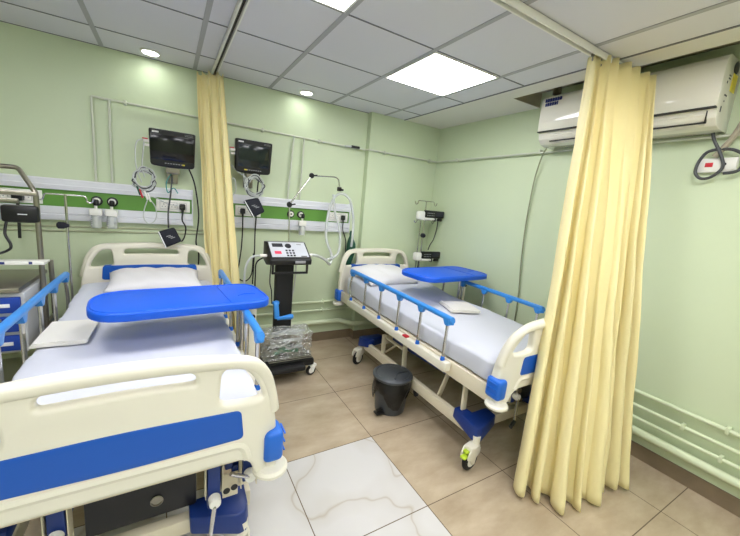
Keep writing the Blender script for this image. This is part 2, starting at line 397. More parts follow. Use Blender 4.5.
# ------------------------------------------------------------------ hospital bed
FY = 1.085   # front face of the footboard
YB, YE = 1.16, 3.17
def smooth01(t): t = max(0, min(1, t)); return t * t * (3 - 2 * t)
def wrap(b, y, sgn, flat=0.34, depth=0.05):
    """cut the board into strips and curl its ends towards the mattress"""
    for x in [i * 0.02 - 0.5 for i in range(51)]:
        if abs(x) < flat - 0.02 : continue
        bmesh.ops.bisect_plane(b, geom=list(b.verts) + list(b.edges) + list(b.faces), plane_co=(x, 0, 0), plane_no=(1, 0, 0))
    for v in b.verts:
        v.co.y = v.co.y * (1 + 0.25 * smooth01((abs(v.co.x) - flat) / 0.12)) + y + sgn * depth * smooth01((abs(v.co.x) - flat) / 0.135)
def end_board(root, name, zt, y, sgn):
    h = zt; foot = sgn > 0; dp = 0.05 if foot else 0.03
    pt, pb = (h - 0.205, 0.725) if foot else (h - 0.178, 0.80); dz = 0.066 if foot else 0.0
    out = round_poly([(-0.455, 0.485 + dz, .015), (-0.460, h - 0.32, .1), (-0.412, h - 0.10, .11), (-0.335, h - 0.016, .13), (0, h + 0.010, .3), (0.335, h - 0.016, .13), (0.412, h - 0.10, .11),
                      (0.460, h - 0.32, .1), (0.455, 0.485 + dz, .015), (0.375, 0.485 + dz, .02), (0.352, 0.60 + dz * .5, .10), (0.26, 0.605 + dz * .5, .05), (-0.26, 0.605 + dz * .5, .05), (-0.352, 0.60 + dz * .5, .10), (-0.375, 0.485 + dz, .02)])
    holes = []
    for s in (-1, 1):
        pts = [(s * 0.262, h - 0.052, .03), (s * 0.332, h - 0.056, .06), (s * 0.380, h - 0.13, .05), (s * 0.400, h - 0.188, .02), (s * 0.25, h - 0.178, .035)]
        holes.append(round_poly(pts))
    holes.append(round_poly([(-0.19, h - 0.088, .02), (-0.18, h - 0.048, .025), (0, h - 0.040, .05), (0.18, h - 0.048, .025), (0.19, h - 0.088, .02), (0, h - 0.082, .05)]))
    b = board(out, holes, 0.046, 0.014); wrap(b, y, sgn, 0.34, dp)
    p = MB().bm(b).build(name, M['cream'], root, smooth=50)
    gp = []
    for q in ((-0.440, h - 0.26), (-0.424, h - 0.18), (-0.395, h - 0.098), (-0.335, h - 0.040), (-0.18, h - 0.024), (0, h - 0.019), (0.18, h - 0.024), (0.335, h - 0.040), (0.395, h - 0.098), (0.424, h - 0.18), (0.440, h - 0.26)):
        gp.append((q[0], y + sgn * dp * smooth01((abs(q[0]) - 0.34) / 0.135) - sgn * 0.012, q[1]))
    MB().tube(smooth_path(gp, 5), 0.0235, 10).build('grip_rail', M['cream'], p)
    bb = board(round_poly([(-0.33, pb, .02), (-0.32, pt, .02), (0, pt + 0.009, .1), (0.32, pt, .02), (0.33, pb, .02), (0, pb - 0.008, .1)]), [], 0.052, 0.003)
    for v in bb.verts: v.co.y += y
    MB().bm(bb).build('blue_panel', M['blue'], p)['label'] = 'blue inset panel'
    lip = MB()
    for zz in (pb - 0.026,):
        lip.tube(fillet([(-0.345, y - sgn * 0.012, zz - 0.06), (-0.33, y - sgn * 0.012, zz), (0.33, y - sgn * 0.012, zz), (0.345, y - sgn * 0.012, zz - 0.06)], 0.04), 0.018, 8)
    lip.build('lower_lip', M['cream'], p)
    for s in (-1, 1):
        bl = MB()
        bo = bmesh.new(); bmesh.ops.create_cube(bo, size=1)
        for v in bo.verts: v.co = V((v.co.x * 0.072, v.co.y * 0.10, v.co.z * 0.122))
        bmesh.ops.bevel(bo, geom=list(bo.edges), offset=0.02, segments=3, affect='EDGES', profile=0.5)
        bl.bm(bo, Matrix.Translation((s * 0.440, y + sgn * (0.032 if foot else 0.02), 0.578 + dz)))
        for k in range(3): bl.box(s * 0.482 - 0.003, y + sgn * 0.03 - 0.03, 0.545 + dz + 0.035 * k, s * 0.482 + 0.003, y + sgn * 0.03 + 0.03, 0.551 + dz + 0.035 * k, 0.001)
        bl.build('corner_bumper', M['bumper_blue'], p)['label'] = 'ribbed blue corner bumper'
        MB().lathe([(0.018, 0.05), (0.022, 0.03), (0.055, 0.028), (0.064, 0.018), (0.064, 0.008), (0.056, 0.0), (0.02, -0.002)], (s * 0.435, y + sgn * 0.015, 0.468 + dz), n=28).build('buffer_wheel', M['cream'], p)
    return p
def side_rail(root, s):
    x = s * 0.475
    top = MB(); zt = 0.888
    top.tube(smooth_path([(x, 1.515, zt - 0.03), (x, 1.522, zt - 0.004), (x, 1.56, zt + 0.004), (x, 2.2, zt + 0.006), (x, 2.86, zt + 0.004), (x, 2.892, zt - 0.004), (x, 2.90, zt - 0.03)], 4), 0.019, 12)
    ys = [1.545, 1.815, 2.085, 2.355, 2.62, 2.885]
    for y in ys:
        top.prism([(y - 0.04, zt), (y + 0.04, zt), (y + 0.013, zt - 0.045), (y - 0.013, zt - 0.045)], x - 0.017, x + 0.017, 'yz', 0.004)
    r = top.build('side_rail', M['rail_blue'], root)
    base = MB().box(x - 0.02, 1.50, 0.535, x + 0.02, 2.93, 0.60, 0.008)
    base.box(x - 0.026, 1.485, 0.545, x + 0.026, 1.535, 0.605, 0.01)
    base.build('rail_base', M['cream'], r)
    for i, y in enumerate(ys):
        bow = 0.02 if i == 5 else (0.0)
        MB().tube(smooth_path([(x, y, 0.60), (x, y + bow * 1.6, 0.70), (x, y + bow, 0.80), (x, y, 0.85)], 4), 0.0105, 10).build('post', M['chrome'], r)
    for y in ys:
        MB().lathe([(0.015, 0.597), (0.016, 0.605), (0.0115, 0.628)], (x, y, 0), n=12).build('post_socket', M['bumper_blue'], r)
    MB().box(x + s * 0.006 - 0.018, 1.925, 0.598, x + s * 0.006 + 0.018, 1.975, 0.612, 0.005).build('release_latch', M['red'], r)
    return r
def mattress(root):
    mb = MB(); rows = []; rnd = random.Random(3)
    ny = 40; ph = [rnd.random() * 6 for _ in range(8)]
    for i in range(ny + 1):
        t = i / ny; y = 1.185 + t * (3.125 - 1.185)
        e = min(y - 1.185, 3.125 - y); sc = 1 - 0.06 * max(0, 1 - e / 0.05) ** 2
        zt = 0.745 + 0.045 * smooth01((y - 2.3) / 0.7) - 0.012 * max(0, 1 - e / 0.05) ** 2
        zb = 0.60; hw = 0.425 * sc; row = []
        nn = 44
        for j in range(nn):
            a = 2 * PI * j / nn; ca, sa = math.cos(a), math.sin(a)
            ex = 0.22
            px = hw * math.copysign(abs(ca) ** ex, ca); pz = (zt + zb) / 2 + (zt - zb) / 2 * math.copysign(abs(sa) ** ex, sa)
            w = 0.0035 * math.sin(9 * px + 4 * y + ph[0]) * math.sin(3.1 * y + ph[1]) + 0.002 * math.sin(23 * px - 8 * y + ph[2])
            if sa > 0.1: pz += w * 1.2
            if abs(ca) > 0.6: px += 0.004 * math.sin(21 * y + ph[3]) + 0.003 * math.sin(47 * y + 30 * pz)
            row.append((px, y, pz))
        rows.append(row)
    mb.grid(rows, True)
    for r_, rev in ((0, True), (ny, False)):
        idx = [r_ * 44 + j for j in range(44)]
        mb.f.append(tuple(reversed(idx)) if rev else tuple(idx))
    return mb.build('mattress', M['sheet'], root, smooth=60)
def caster(parent, px, py, ang, pedal):
    """swivel caster: pivot at (px,py), wheel trailing along ang"""
    d = V((math.cos(ang), math.sin(ang), 0)); n = V((-d.y, d.x, 0)); c = V((px, py, 0)) + d * 0.04; c.z = 0.068
    f = MB()
    for s in (-1, 1):
        a = n * (s * 0.025)
        poly = [(-0.055, 0.115), (-0.055, 0.15), (-0.02, 0.17), (0.04, 0.16), (0.058, 0.13), (0.062, 0.10), (0.03, 0.085), (0.012, 0.05), (-0.012, 0.05), (-0.02, 0.09)]
        m = Matrix((d, n, V((0, 0, 1)))).transposed().to_4x4(); m.translation = V((c.x, c.y, 0)) + a
        q = MB().prism(poly, -0.006, 0.006, 'xz', 0.003); f.add(q.v, q.f, m)
    m = Matrix((d, n, V((0, 0, 1)))).transposed().to_4x4(); m.translation = V((c.x, c.y, 0))
    q = MB().box(-0.055, -0.03, 0.138, 0.04, 0.03, 0.172, 0.012); f.add(q.v, q.f, m)
    f.cyl((px, py, 0.15), (px, py, 0.215), 0.024, 14)
    cs = f.build('caster', M['cream'], parent)
    w = MB().lathe([(0.04, -0.016), (0.057, -0.0155), (0.066, -0.009), (0.068, 0), (0.066, 0.009), (0.057, 0.0155), (0.04, 0.016)], c, n, 28)
    w.build('tyre', M['rubber'], cs)
    MB().lathe([(0.012, -0.0205), (0.014, -0.0185), (0.040, -0.0175), (0.044, -0.012), (0.044, 0.012), (0.040, 0.0175), (0.014, 0.0185), (0.012, 0.0205)], c, n, 24).build('hub', M['white_plastic'], cs)
    if pedal:
        pd = MB()
        q = MB().box(0.03, -0.018, 0.105, 0.085, 0.018, 0.118, 0.005); pd.add(q.v, q.f, m)
        q = MB().box(0.036, -0.016, 0.132, 0.062, 0.016, 0.15, 0.005); pd.add(q.v, q.f, m)
        pd.build('brake_pedal', M['green_tag'], cs)
    return cs
def corner_cover(root, sx, yc, sy):
    """navy L-shaped cap over a corner of the base; sy: direction into the bed"""
    b = bmesh.new(); x0 = 0.43 if sx < 0 else 0.395
    A = [(x0, 0), (x0 + 0.0, 0.165), (x0 - 0.075, 0.165), (x0 - 0.09, 0.09), (x0 - 0.22, 0.085), (x0 - 0.22, 0.0), (x0 - 0.045, -0.045), (x0 - 0.012, -0.035)]
    zb = [0.185, 0.235, 0.235, 0.20, 0.215, 0.215, 0.175, 0.17]
    ztp = [0.278, 0.30, 0.30, 0.29, 0.295, 0.288, 0.268, 0.268]
    lo = [b.verts.new((sx * p[0], yc + sy * p[1], z)) for p, z in zip(A, zb)]
    hi = [b.verts.new((sx * (p[0] * 0.985), yc + sy * (p[1] * 0.97 + 0.004), z)) for p, z in zip(A, ztp)]
    n = len(A); b.faces.new(lo); b.faces.new(hi)
    for i in range(n): b.faces.new((lo[i], lo[(i + 1) % n], hi[(i + 1) % n], hi[i]))
    bmesh.ops.recalc_face_normals(b, faces=list(b.faces))
    bmesh.ops.bevel(b, geom=list(b.edges), offset=0.008, segments=2, affect='EDGES', profile=0.5)
    return MB().bm(b).build('corner_cover', M['navy'], root)
def crank(parent, x, y, z, dx, dz):
    mb = MB()
    mb.tube(fillet([(x, y + 0.08, z), (x, y - 0.012, z), (x + dx * 0.8, y - 0.03, z + dz * 0.75), (x + dx, y - 0.035, z + dz)], 0.02), 0.007, 8)
    c = mb.build('crank', M['chrome'], parent)
    l = V((dx, -0.04, dz)).normalized()
    p = V((x + dx, y - 0.035, z + dz))
    if abs(dx + 0.03) < 1e-6: MB().cyl(p, p + V((-0.06, -0.02, -0.01)), 0.011, 10).build('crank_grip', M['black'], c)
    return c
def make_bed():
    o = thing('hospital_bed', '', 'bed', (0, 2.15, 0), 'hospital beds')
    end_board(o, 'footboard', 1.038, FY + 0.023, 1)
    end_board(o, 'headboard', 1.087, 3.248, -1)
    mattress(o)
    side_rail(o, -1); side_rail(o, 1)
    fr = MB()
    for s in (-1, 1):
        fr.box(s * 0.43 - 0.012, 1.16, 0.505, s * 0.43 + 0.012, 3.19, 0.605, 0.004)
    fr.box(-0.42, 1.145, 0.565, 0.42, 1.175, 0.60, 0.004).box(-0.42, 3.13, 0.50, 0.42, 3.16, 0.60, 0.004)
    for y in (1.5, 1.9, 2.3, 2.7): fr.box(-0.42, y, 0.545, 0.42, y + 0.04, 0.58, 0.003)
    fr.box(-0.41, 1.19, 0.585, 0.41, 3.12, 0.60)
    fr.build('bed_frame', M['cream_metal'], o)
    # base
    ba = MB()
    for s in (-1, 1): ba.box(s * 0.395 - 0.02, 1.34, 0.185, s * 0.395 + 0.02, 2.66, 0.262, 0.006)
    ba.box(-0.38, 1.30, 0.195, 0.37, 1.345, 0.26, 0.005).box(-0.38, 2.66, 0.195, 0.37, 2.705, 0.26, 0.005)
    b = ba.build('base_frame', M['cream_metal'], o)
    for s in (-1, 1):
        lk = MB(); x = s * 0.375; u = (1, 0, 0)
        lk.bar((x, 1.40, 0.25), (x, 1.41, 0.53), 0.016, 0.042, 0.004, u)
        lk.bar((x - s * 0.02, 1.66, 0.22), (x - s * 0.02, 1.59, 0.45), 0.014, 0.04, 0.004, u)
        lk.bar((x, 2.06, 0.25), (x, 2.08, 0.50), 0.016, 0.042, 0.004, u)
        lk.bar((x, 2.38, 0.24), (x, 2.39, 0.43), 0.016, 0.04, 0.004, u)
        lk.bar((x - s * 0.018, 2.38, 0.405), (x - s * 0.018, 2.07, 0.405), 0.014, 0.036, 0.004, u)
        lk.bar((x - s * 0.036, 2.40, 0.25), (x - s * 0.036, 2.22, 0.40), 0.012, 0.03, 0.004, u)
        lk.bar((x - s * 0.018, 1.41, 0.52), (x - s * 0.018, 2.08, 0.49), 0.014, 0.03, 0.004, u)
        lk.build('lift_linkage', M['cream_metal'], o)
    MB().bar((-0.36, 1.59, 0.45), (0.36, 1.59, 0.45), 0.03, 0.03, 0.004).build('cross_bar', M['cream_metal'], o)
    MB().bar((-0.36, 2.38, 0.405), (0.36, 2.38, 0.405), 0.03, 0.03, 0.004).build('cross_bar', M['cream_metal'], o)
    mt = MB()
    for x in (-0.19, 0.25, 0.34):
        mt.cyl((x, 1.245, 0.47), (x, 2.0, 0.44), 0.022, 12)
    mt.box(-0.3, 1.95, 0.40, 0.3, 2.0, 0.47, 0.008)
    mt.bar((0.31, 1.25, 0.50), (0.31, 2.3, 0.46), 0.03, 0.05, 0.006).bar((-0.33, 1.25, 0.46), (-0.33, 2.3, 0.42), 0.03, 0.05, 0.006)
    mt.build('drive_tubes', M['navy'], o)
    for x, z0 in ((-0.19, 0.42), (0.25, 0.38), (0.373, 0.45)): MB().box(x - 0.022, 1.192, z0, x + 0.022, 1.235, 0.575, 0.004).build('crank_housing', M['navy'], o)
    hp = MB().box(0.285, 1.236, 0.365, 0.342, 1.241, 0.47, 0.002).build('hole_plate', M['cream_metal'], o)
    MB().lathe([(0.013, 0), (0.013, 0.002)], (0.300, 1.236, 0.395), (0, -1, 0), 12).build('plate_hole', M['black'], hp)
    MB().lathe([(0.013, 0), (0.013, 0.002)], (0.328, 1.236, 0.402), (0, -1, 0), 12).build('plate_hole', M['black'], hp)
    for x in (-0.19, 0.25, 0.373):
        hs = MB().box(x - 0.030, 1.236, 0.40, x + 0.030, 1.24, 0.575, 0.001)
        for q in (-0.030, 0.027): hs.box(x + q, 1.185, 0.43, x + q + 0.003, 1.237, 0.575, 0.001)
        hs.build('crank_bracket', M['cream_metal'], o)
    for x, z, dx, dz in ((-0.19, 0.475, -0.03, -0.14), (0.25, 0.43, -0.02, -0.14), (0.373, 0.495, -0.075, 0.06)):
        c = crank(o, x, 1.17, z, dx, dz)
        MB().lathe([(0.019, -0.02), (0.021, -0.012), (0.021, 0.012), (0.014, 0.02)], (x, 1.172, z), (0, 1, 0), 18).build('crank_boss', M['white_plastic'], c)
    bx = MB().box(-0.15, 1.32, 0.30, 0.20, 1.56, 0.53, 0.01)
    bb = bx.build('motor_box', M['black'], o)
    MB().lathe([(0.020, 0), (0.022, -0.004), (0.0175, -0.006), (0.0165, -0.001)], (0.065, 1.318, 0.375), (0, 1, 0), 20).build('motor_ring', M['steel'], bb)
    for sx in (-1, 1):
        corner_cover(o, sx, 1.27, 1); corner_cover(o, sx, 2.735, -1)
    caster(o, -0.40, 1.245, math.radians(188), True)
    caster(o, 0.365, 1.255, math.radians(110), True)
    caster(o, -0.395, 2.735, math.radians(200), False)
    caster(o, 0.40, 2.715, math.radians(80), False)
    for y, k in ((1.85, 0), (2.2, 0)):
        MB().lathe([(0.02, -0.01), (0.026, -0.006), (0.026, 0.006), (0.02, 0.01)], (-0.40, y, 0.165), (1, 0, 0), 16).bar((-0.40, y, 0.165), (-0.40, y, 0.21), 0.012, 0.012).build('base_roller', M['rubber'], o)
    return o
bed_front = make_bed()
bed_window = copy_tree(bed_front)
bed_front.location.x = -0.118; bed_window.location.x = 2.019; bed_window.location.y = 2.14
UP = ('mattress', 'side_rail', 'bed_frame')
for bed, lift, tilt in ((bed_front, 0.0, 0.0), (bed_window, -0.026, 0.0150)):      # the second bed is set lower, its foot end lowest
    for c in bed.children:
        k = c.name.split('.')[0]
        if k in UP or k in ('footboard', 'headboard'):
            c.location.z = lift + (0.024 if k in UP else 0.0); c.rotation_euler.x = tilt; c.location.y = tilt * 0.7
for r_ in [c for c in bed_front.children if c.name.startswith('side_rail')]:
    for q_ in list(r_.children):
        if q_.name.startswith('release_latch'): bpy.data.objects.remove(q_)
tag(bed_front, 'cream and blue hospital bed whose footboard fills the lower corner, under the first monitor', 'bed')
tag(bed_window, 'cream and blue hospital bed by the low wall pipes, its foot behind the bunched curtain', 'bed')

# pillows
def pillow(name, loc, label, sx, sy, sz, rz, seed, tilt=0.0):
    rnd = random.Random(seed); rows = []; n = 26
    for side in (1, -1):
        for i in range(n + 1):
            row = []
            for j in range(n + 1):
                u = i / n * 2 - 1; v = j / n * 2 - 1
                k = max(0.0, (1 - abs(u) ** 2.6) * (1 - abs(v) ** 2.6)) ** 0.45
                pin = 1 - 0.07 * (1 - abs(v)) ** 1 * abs(u) ** 3
                pin2 = 1 - 0.09 * (1 - abs(u)) * abs(v) ** 3
                z = side * sz * k * (1.0 + 0.10 * math.sin(4 * u + seed) * math.cos(3 * v + seed * 2))
                z += 0.006 * math.sin(13 * u + 5 * v + seed) * k
                if side < 0: z *= 0.55
                row.append((u * sx * pin, v * sy * pin2, z))
            rows.append(row)
    mb = MB(); mb.grid(rows[:n + 1]); mb.grid(rows[n + 1:])
    o = mb.build(name, M['pillow'], smooth=70)
    b = bmesh.new(); b.from_mesh(o.data); bmesh.ops.remove_doubles(b, verts=list(b.verts), dist=1e-4); bmesh.ops.recalc_face_normals(b, faces=list(b.faces)); b.to_mesh(o.data); b.free()
    o.location = loc; o.rotation_euler = (tilt, 0, rz)
    return tag(o, label, 'pillow', 'white pillows on the beds')
pillow('pillow', (-0.085, 2.95, 0.85), 'white pillow on the front bed, behind the wide blue tray', 0.30, 0.20, 0.072, 0.02, 1, 0.12)
pillow('pillow', (1.945, 2.93, 0.84), 'white pillow at the head of the bed beside the wall pipes, slumped beside its rail', 0.31, 0.215, 0.078, 0.06, 2.4, 0.2)

# folded linen on the beds
def linen(x, y, z, w, d, rz, label):
    mb = MB()
    for k, (s, h) in enumerate(((1.0, 0.007), (0.985, 0.0065), (0.97, 0.006))):
        b = bmesh.new(); bmesh.ops.create_grid(b, x_segments=10, y_segments=10, size=0.5)
        for v in b.verts:
            v.co = V((v.co.x * w * s + 0.004 * k, v.co.y * d * s, 0.007 * k + 0.0015 * math.sin(9 * v.co.x + k) * math.cos(8 * v.co.y + 2 * k)))
        g = bmesh.ops.extrude_face_region(b, geom=list(b.faces)); 
        for e in g['geom']:
            if isinstance(e, bmesh.types.BMVert): e.co.z += h
        mb.bm(b)
    o = mb.build('folded_sheet', M['paper'], smooth=40); o.location = (x, y, z); o.rotation_euler = (0, 0, rz)
    return tag(o, label, 'linen', 'folded white sheets on the beds')
linen(-0.445, 2.14, 0.775, 0.205, 0.31, -0.02, 'folded white sheet on the front bed beside the rounded end of the blue tray')
linen(2.14, 2.02, 0.752, 0.25, 0.28, -0.35, 'folded white sheet lying under the blue tray of the bed beside the wall pipes')

# overbed trays
def tray(cx, cy, z, w, d, rz, label, px):
    t = thing('overbed_tray', label, 'tray', (cx, cy, z), 'blue overbed trays')
    L, H = w / 2, d / 2
    def outline(i):
        return round_poly([(-L + i, -H + i, .17), (L - i, -H + i, .12), (L - i, H - i, .12), (-L + i, H - i, .17)], 10)
    b = board(outline(0), [], 0.042, 0.008); b2 = MB()
    for v in b.verts: v.co = V((v.co.x, v.co.z, v.co.y + 0.0))
    b2.bm(b)
    b2.v = [p + V((cx, cy, z)) for p in b2.v]
    tt = b2.build('tray_top', M['tray_blue'], t, smooth=45)
    # raised rim all round and the seam of the fold-out end
    rim = MB().tube([V((cx + p[0], cy + p[1], z + 0.020)) for p in outline(0.012)], 0.006, 8, closed=True)
    rim.build('rim', M['tray_blue'], t)
    seam = MB().box(cx + L * 0.46 - 0.003, cy - H + 0.012, z + 0.018, cx + L * 0.46 + 0.003, cy + H - 0.012, z + 0.0245, 0.001)
    seam.build('seam', M['tray_blue'], t)
    fin = MB().tube(smooth_path([(cx + L * 0.62, cy - 0.06, z + 0.021), (cx + L * 0.72, cy - 0.035, z + 0.022), (cx + L * 0.86, cy - 0.045, z + 0.021)], 5), 0.003, 6)
    fin.build('finger_pull', M['tray_blue'], t)
    # clamp on the bed rail with a cream sleeve and steel stem
    MB().box(px - 0.07, cy - 0.05, z - 0.055, px + 0.05, cy + 0.05, z - 0.021, 0.012).build('clamp_plate', M['navy'], t)
    s = MB().box(px - 0.0, cy - 0.03, 0.53, px + 0.05, cy + 0.03, z - 0.05, 0.008).build('support_sleeve', M['cream'], t)
    MB().cyl((px - 0.03, cy - 0.012, 0.62), (px - 0.03, cy - 0.012, z - 0.05), 0.012, 12).build('support_post', M['chrome'], t)
    MB().lathe([(0.008, 0), (0.012, -0.012), (0.01, -0.02)], (px + 0.025, cy - 0.03, z - 0.12), (0, 1, 0), 12).build('screw_knob', M['black'], s)
    t.rotation_euler = (0, 0, rz)
    return t
tray(0.076, 2.01, 0.955, 0.825, 0.41, math.radians(5.5), 'long blue overbed tray with rounded ends across the front bed', 0.40)
tray(2.245, 2.36, 0.972, 0.84, 0.44, math.radians(4.5), 'blue overbed tray across the bed beside the infusion pumps', 2.50)

# ------------------------------------------------------------------ curtains and rails
def curtain(name, top, bot, folds, amp_t, amp_b, seed, label, hem=True, mids=None):
    rnd = random.Random(seed); nu, nv = 240, 30
    tp = smooth_path(top, 16); bp_ = smooth_path(bot, 16)
    def at(path, u):
        f = u * (len(path) - 1); i = min(int(f), len(path) - 2); return path[i].lerp(path[i + 1], f - i)
    # uneven fold phase
    ks = [rnd.uniform(0.7, 1.35) for _ in range(folds)]; cum = [0]
    for k in ks: cum.append(cum[-1] + k)
    am = [rnd.uniform(0.65, 1.2) for _ in range(folds + 1)]
    def phase(u):
        x = u * cum[-1]
        for i in range(folds):
            if x <= cum[i + 1] or i == folds - 1:
                return i + (x - cum[i]) / ks[i]
    rows = []; nv = 60
    for j in range(nv + 1):
        v = j / nv; row = []
        for i in range(nu + 1):
            u = i / nu; a = at(tp, u); b = at(bp_, u); p = a.lerp(b, v)
            t = (at(tp, min(1, u + .02)) - at(tp, max(0, u - .02))).normalized().lerp((at(bp_, min(1, u + .02)) - at(bp_, max(0, u - .02))).normalized(), v)
            t.z = 0; t.normalize(); n = V((t.y, -t.x, 0))
            ph = phase(u); k = am[int(min(folds, round(ph)))]
            A = (amp_t + (amp_b - amp_t) * v ** 0.8) * k
            s = 2 / PI * math.asin(0.985 * math.sin(2 * PI * ph))
            s2 = math.sin(2 * PI * ph * 2 + 0.8 + seed)
            q = p + n * (A * s + 0.30 * A * s2 * (0.75 + 0.25 * v)) + t * (0.42 * A * math.sin(4 * PI * ph) * (0.4 + 0.6 * v))
            q.z += 0.004 * math.sin(2 * PI * ph + 1) * (1 - v) * 3
            w = 0.004 * math.sin(17 * v + 5 * ph + seed) + 0.0025 * math.sin(41 * v - 9 * ph) * v
            q += n * w
            row.append(q)
        rows.append(row)
    c = V((sum(p.x for p in rows[-1]) / len(rows[-1]), sum(p.y for p in rows[-1]) / len(rows[-1]), 0.02))
    # cloth with real thickness
    mb = MB().grid(rows)
    o = mb.build(name, M['curtain'], base=c, smooth=80)
    sol = o.modifiers.new('cloth_thickness', 'SOLIDIFY'); sol.thickness = 0.0015; sol.offset = 0
    tag(o, label, 'curtain', 'yellow privacy curtains')
    if hem:
        k = int(nv * 0.96); st_ = MB().tube([rows[k][i] + V((0, 0, 0.0)) for i in range(0, nu + 1, 2)], 0.0022, 5)
        st_.build('hem_seam', M['curtain'], o)
    return o
curtain('curtain', [(2.03, 1.225, 2.452), (2.16, 1.19, 2.475), (2.33, 1.13, 2.455), (2.475, 1.075, 2.415)],
        [(1.74, 1.0, .03), (1.83, .86, .02), (1.98, .765, .015), (2.19, .80, .03), (2.40, .745, .03)], 8, 0.032, 0.082, 5,
        'bunched yellow curtain hanging in front of the air conditioner down to the tan floor')
curtain('curtain', [(.215, 3.25, 2.44), (.29, 3.19, 2.45), (.385, 3.15, 2.45)], [(.345, 3.285, .05), (.45, 3.17, .04), (.59, 3.05, .04)], 4, 0.024, 0.05, 11,
        'narrow bunched yellow curtain between the two wall-mounted monitors')
def rail(name, a, b, label, hooks):
    t = thing(name, label, 'rail', a, 'white ceiling curtain rails')
    d = (V(b) - V(a)).normalized(); n = V((-d.y, d.x, 0))
    r = MB()
    for s in (-1, 1): r.bar(V(a) + n * (s * 0.015), V(b) + n * (s * 0.015), 0.010, 0.034, 0.002)
    r.bar(V(a) + V((0, 0, 0.013)), V(b) + V((0, 0, 0.013)), 0.034, 0.008)
    r.build('rail_channel', M['white_plastic'], t)
    MB().bar(V(a) + V((0, 0, 0.004)), V(b) + V((0, 0, 0.004)), 0.018, 0.004).build('slot', M['ac_dark'], t)
    for q in hooks:
        p = V(a) + d * q
        h = MB().tube(fillet([p + V((0, 0, -0.0)), p + V((0, 0, -0.03)), p + V((0, 0, -0.05)) + d * 0.012, p + V((0, 0, -0.035)) + d * 0.02], 0.008), 0.003, 6)
        h.cyl(p + V((0, 0, -0.02)), p + V((0, 0, -0.008)), 0.009, 10)
        h.build('runner_hook', M['steel'], t)
    return t
rail('curtain_rail', (0.336, 3.29, 2.478), (0.336, 0.2, 2.478), 'white curtain rail on the ceiling leading to the narrow curtain between the monitors', (0.03, 0.07))
rail('curtain_rail', (0.40, 1.20, 2.478), (2.42, 1.20, 2.478), 'white curtain rail on the ceiling leading to the big bunched curtain', (1.62, 1.70, 1.78, 1.88))

# ------------------------------------------------------------------ bed-head panels
def bed_panel(x0, x1, label, outs, socks):
    t = thing('bedhead_panel', label, 'panel', ((x0 + x1) / 2, D, 1.24), 'white bed-head service panels')
    yb = D
    up = MB().prism([(yb, 1.455), (yb - 0.055, 1.455), (yb - 0.058, 1.475), (yb - 0.058, 1.487), (yb - 0.05, 1.492), (yb - 0.05, 1.525), (yb - 0.04, 1.535), (yb, 1.535)], x0, x1, 'yz')
    up.build('upper_trunking', M['trunk'], t)
    lo = MB().prism([(yb, 1.235), (yb - 0.05, 1.235), (yb - 0.055, 1.245), (yb - 0.055, 1.275), (yb - 0.048, 1.28), (yb - 0.055, 1.285), (yb - 0.055, 1.335), (yb, 1.335)], x0, x1, 'yz')
    lo.build('lower_trunking', M['trunk'], t)
    MB().box(x0, yb - 0.038, 1.335, x1 - 0.004, yb, 1.455).build('green_strip', M['green_strip'], t, smooth=0)
    MB().box(x1 - 0.004, yb - 0.062, 1.232, x1 + 0.004, yb, 1.54, 0.003).box(x0 - 0.004, yb - 0.062, 1.232, x0 + 0.004, yb, 1.54, 0.003).build('end_cap', M['trunk'], t)
    for x in outs:
        g = MB().lathe([(0.036, 0.0), (0.036, 0.008), (0.027, 0.010), (0.026, 0.016)], (x, yb - 0.038, 1.392), (0, -1, 0), 24).build('gas_outlet', M['black'], t)
        MB().lathe([(0.024, 0.010), (0.024, 0.022), (0.012, 0.024), (0.010, 0.018)], (x, yb - 0.038, 1.392), (0, -1, 0), 20).build('outlet_ring', M['white_plastic'], g)
        MB().lathe([(0.008, 0.015), (0.008, 0.026), (0.003, 0.027)], (x, yb - 0.038, 1.392), (0, -1, 0), 12).build('outlet_core', M['dark_print'], g)
    for (a, b, plugx) in socks:
        s = MB().box(a, yb - 0.05, 1.345, b, yb - 0.038, 1.44, 0.004).build('socket_plate', M['white_plastic'], t)
        m = MB()
        for f in (0.22, 0.5, 0.78):
            c = a + (b - a) * f
            m.box(c - 0.028, yb - 0.0515, 1.365, c - 0.026, yb - 0.05, 1.42).box(c + 0.026, yb - 0.0515, 1.365, c + 0.028, yb - 0.05, 1.42)
            m.box(c - 0.028, yb - 0.0515, 1.419, c + 0.028, yb - 0.05, 1.421).box(c - 0.028, yb - 0.0515, 1.364, c + 0.028, yb - 0.05, 1.366)
            for q in (-0.011, 0.011): m.lathe([(0.004, 0), (0.004, 0.0016)], (c + q, yb - 0.05, 1.385), (0, -1, 0), 8)
            m.lathe([(0.005, 0), (0.005, 0.0016)], (c, yb - 0.05, 1.404), (0, -1, 0), 8)
        m.build('socket_holes', M['grey_print'], s, smooth=0)
    return t
bed_panel(-1.6, 0.178, 'white bed-head panel with a green strip behind the front bed', (-0.468, -0.372), ((-1.15, -0.775, None), (-0.085, 0.16, None)))
bed_panel(0.50, 1.685, 'white bed-head panel with a green strip behind the pump stand', (1.04, 1.14), ((0.525, 0.75, None), (1.43, 1.665, None)))

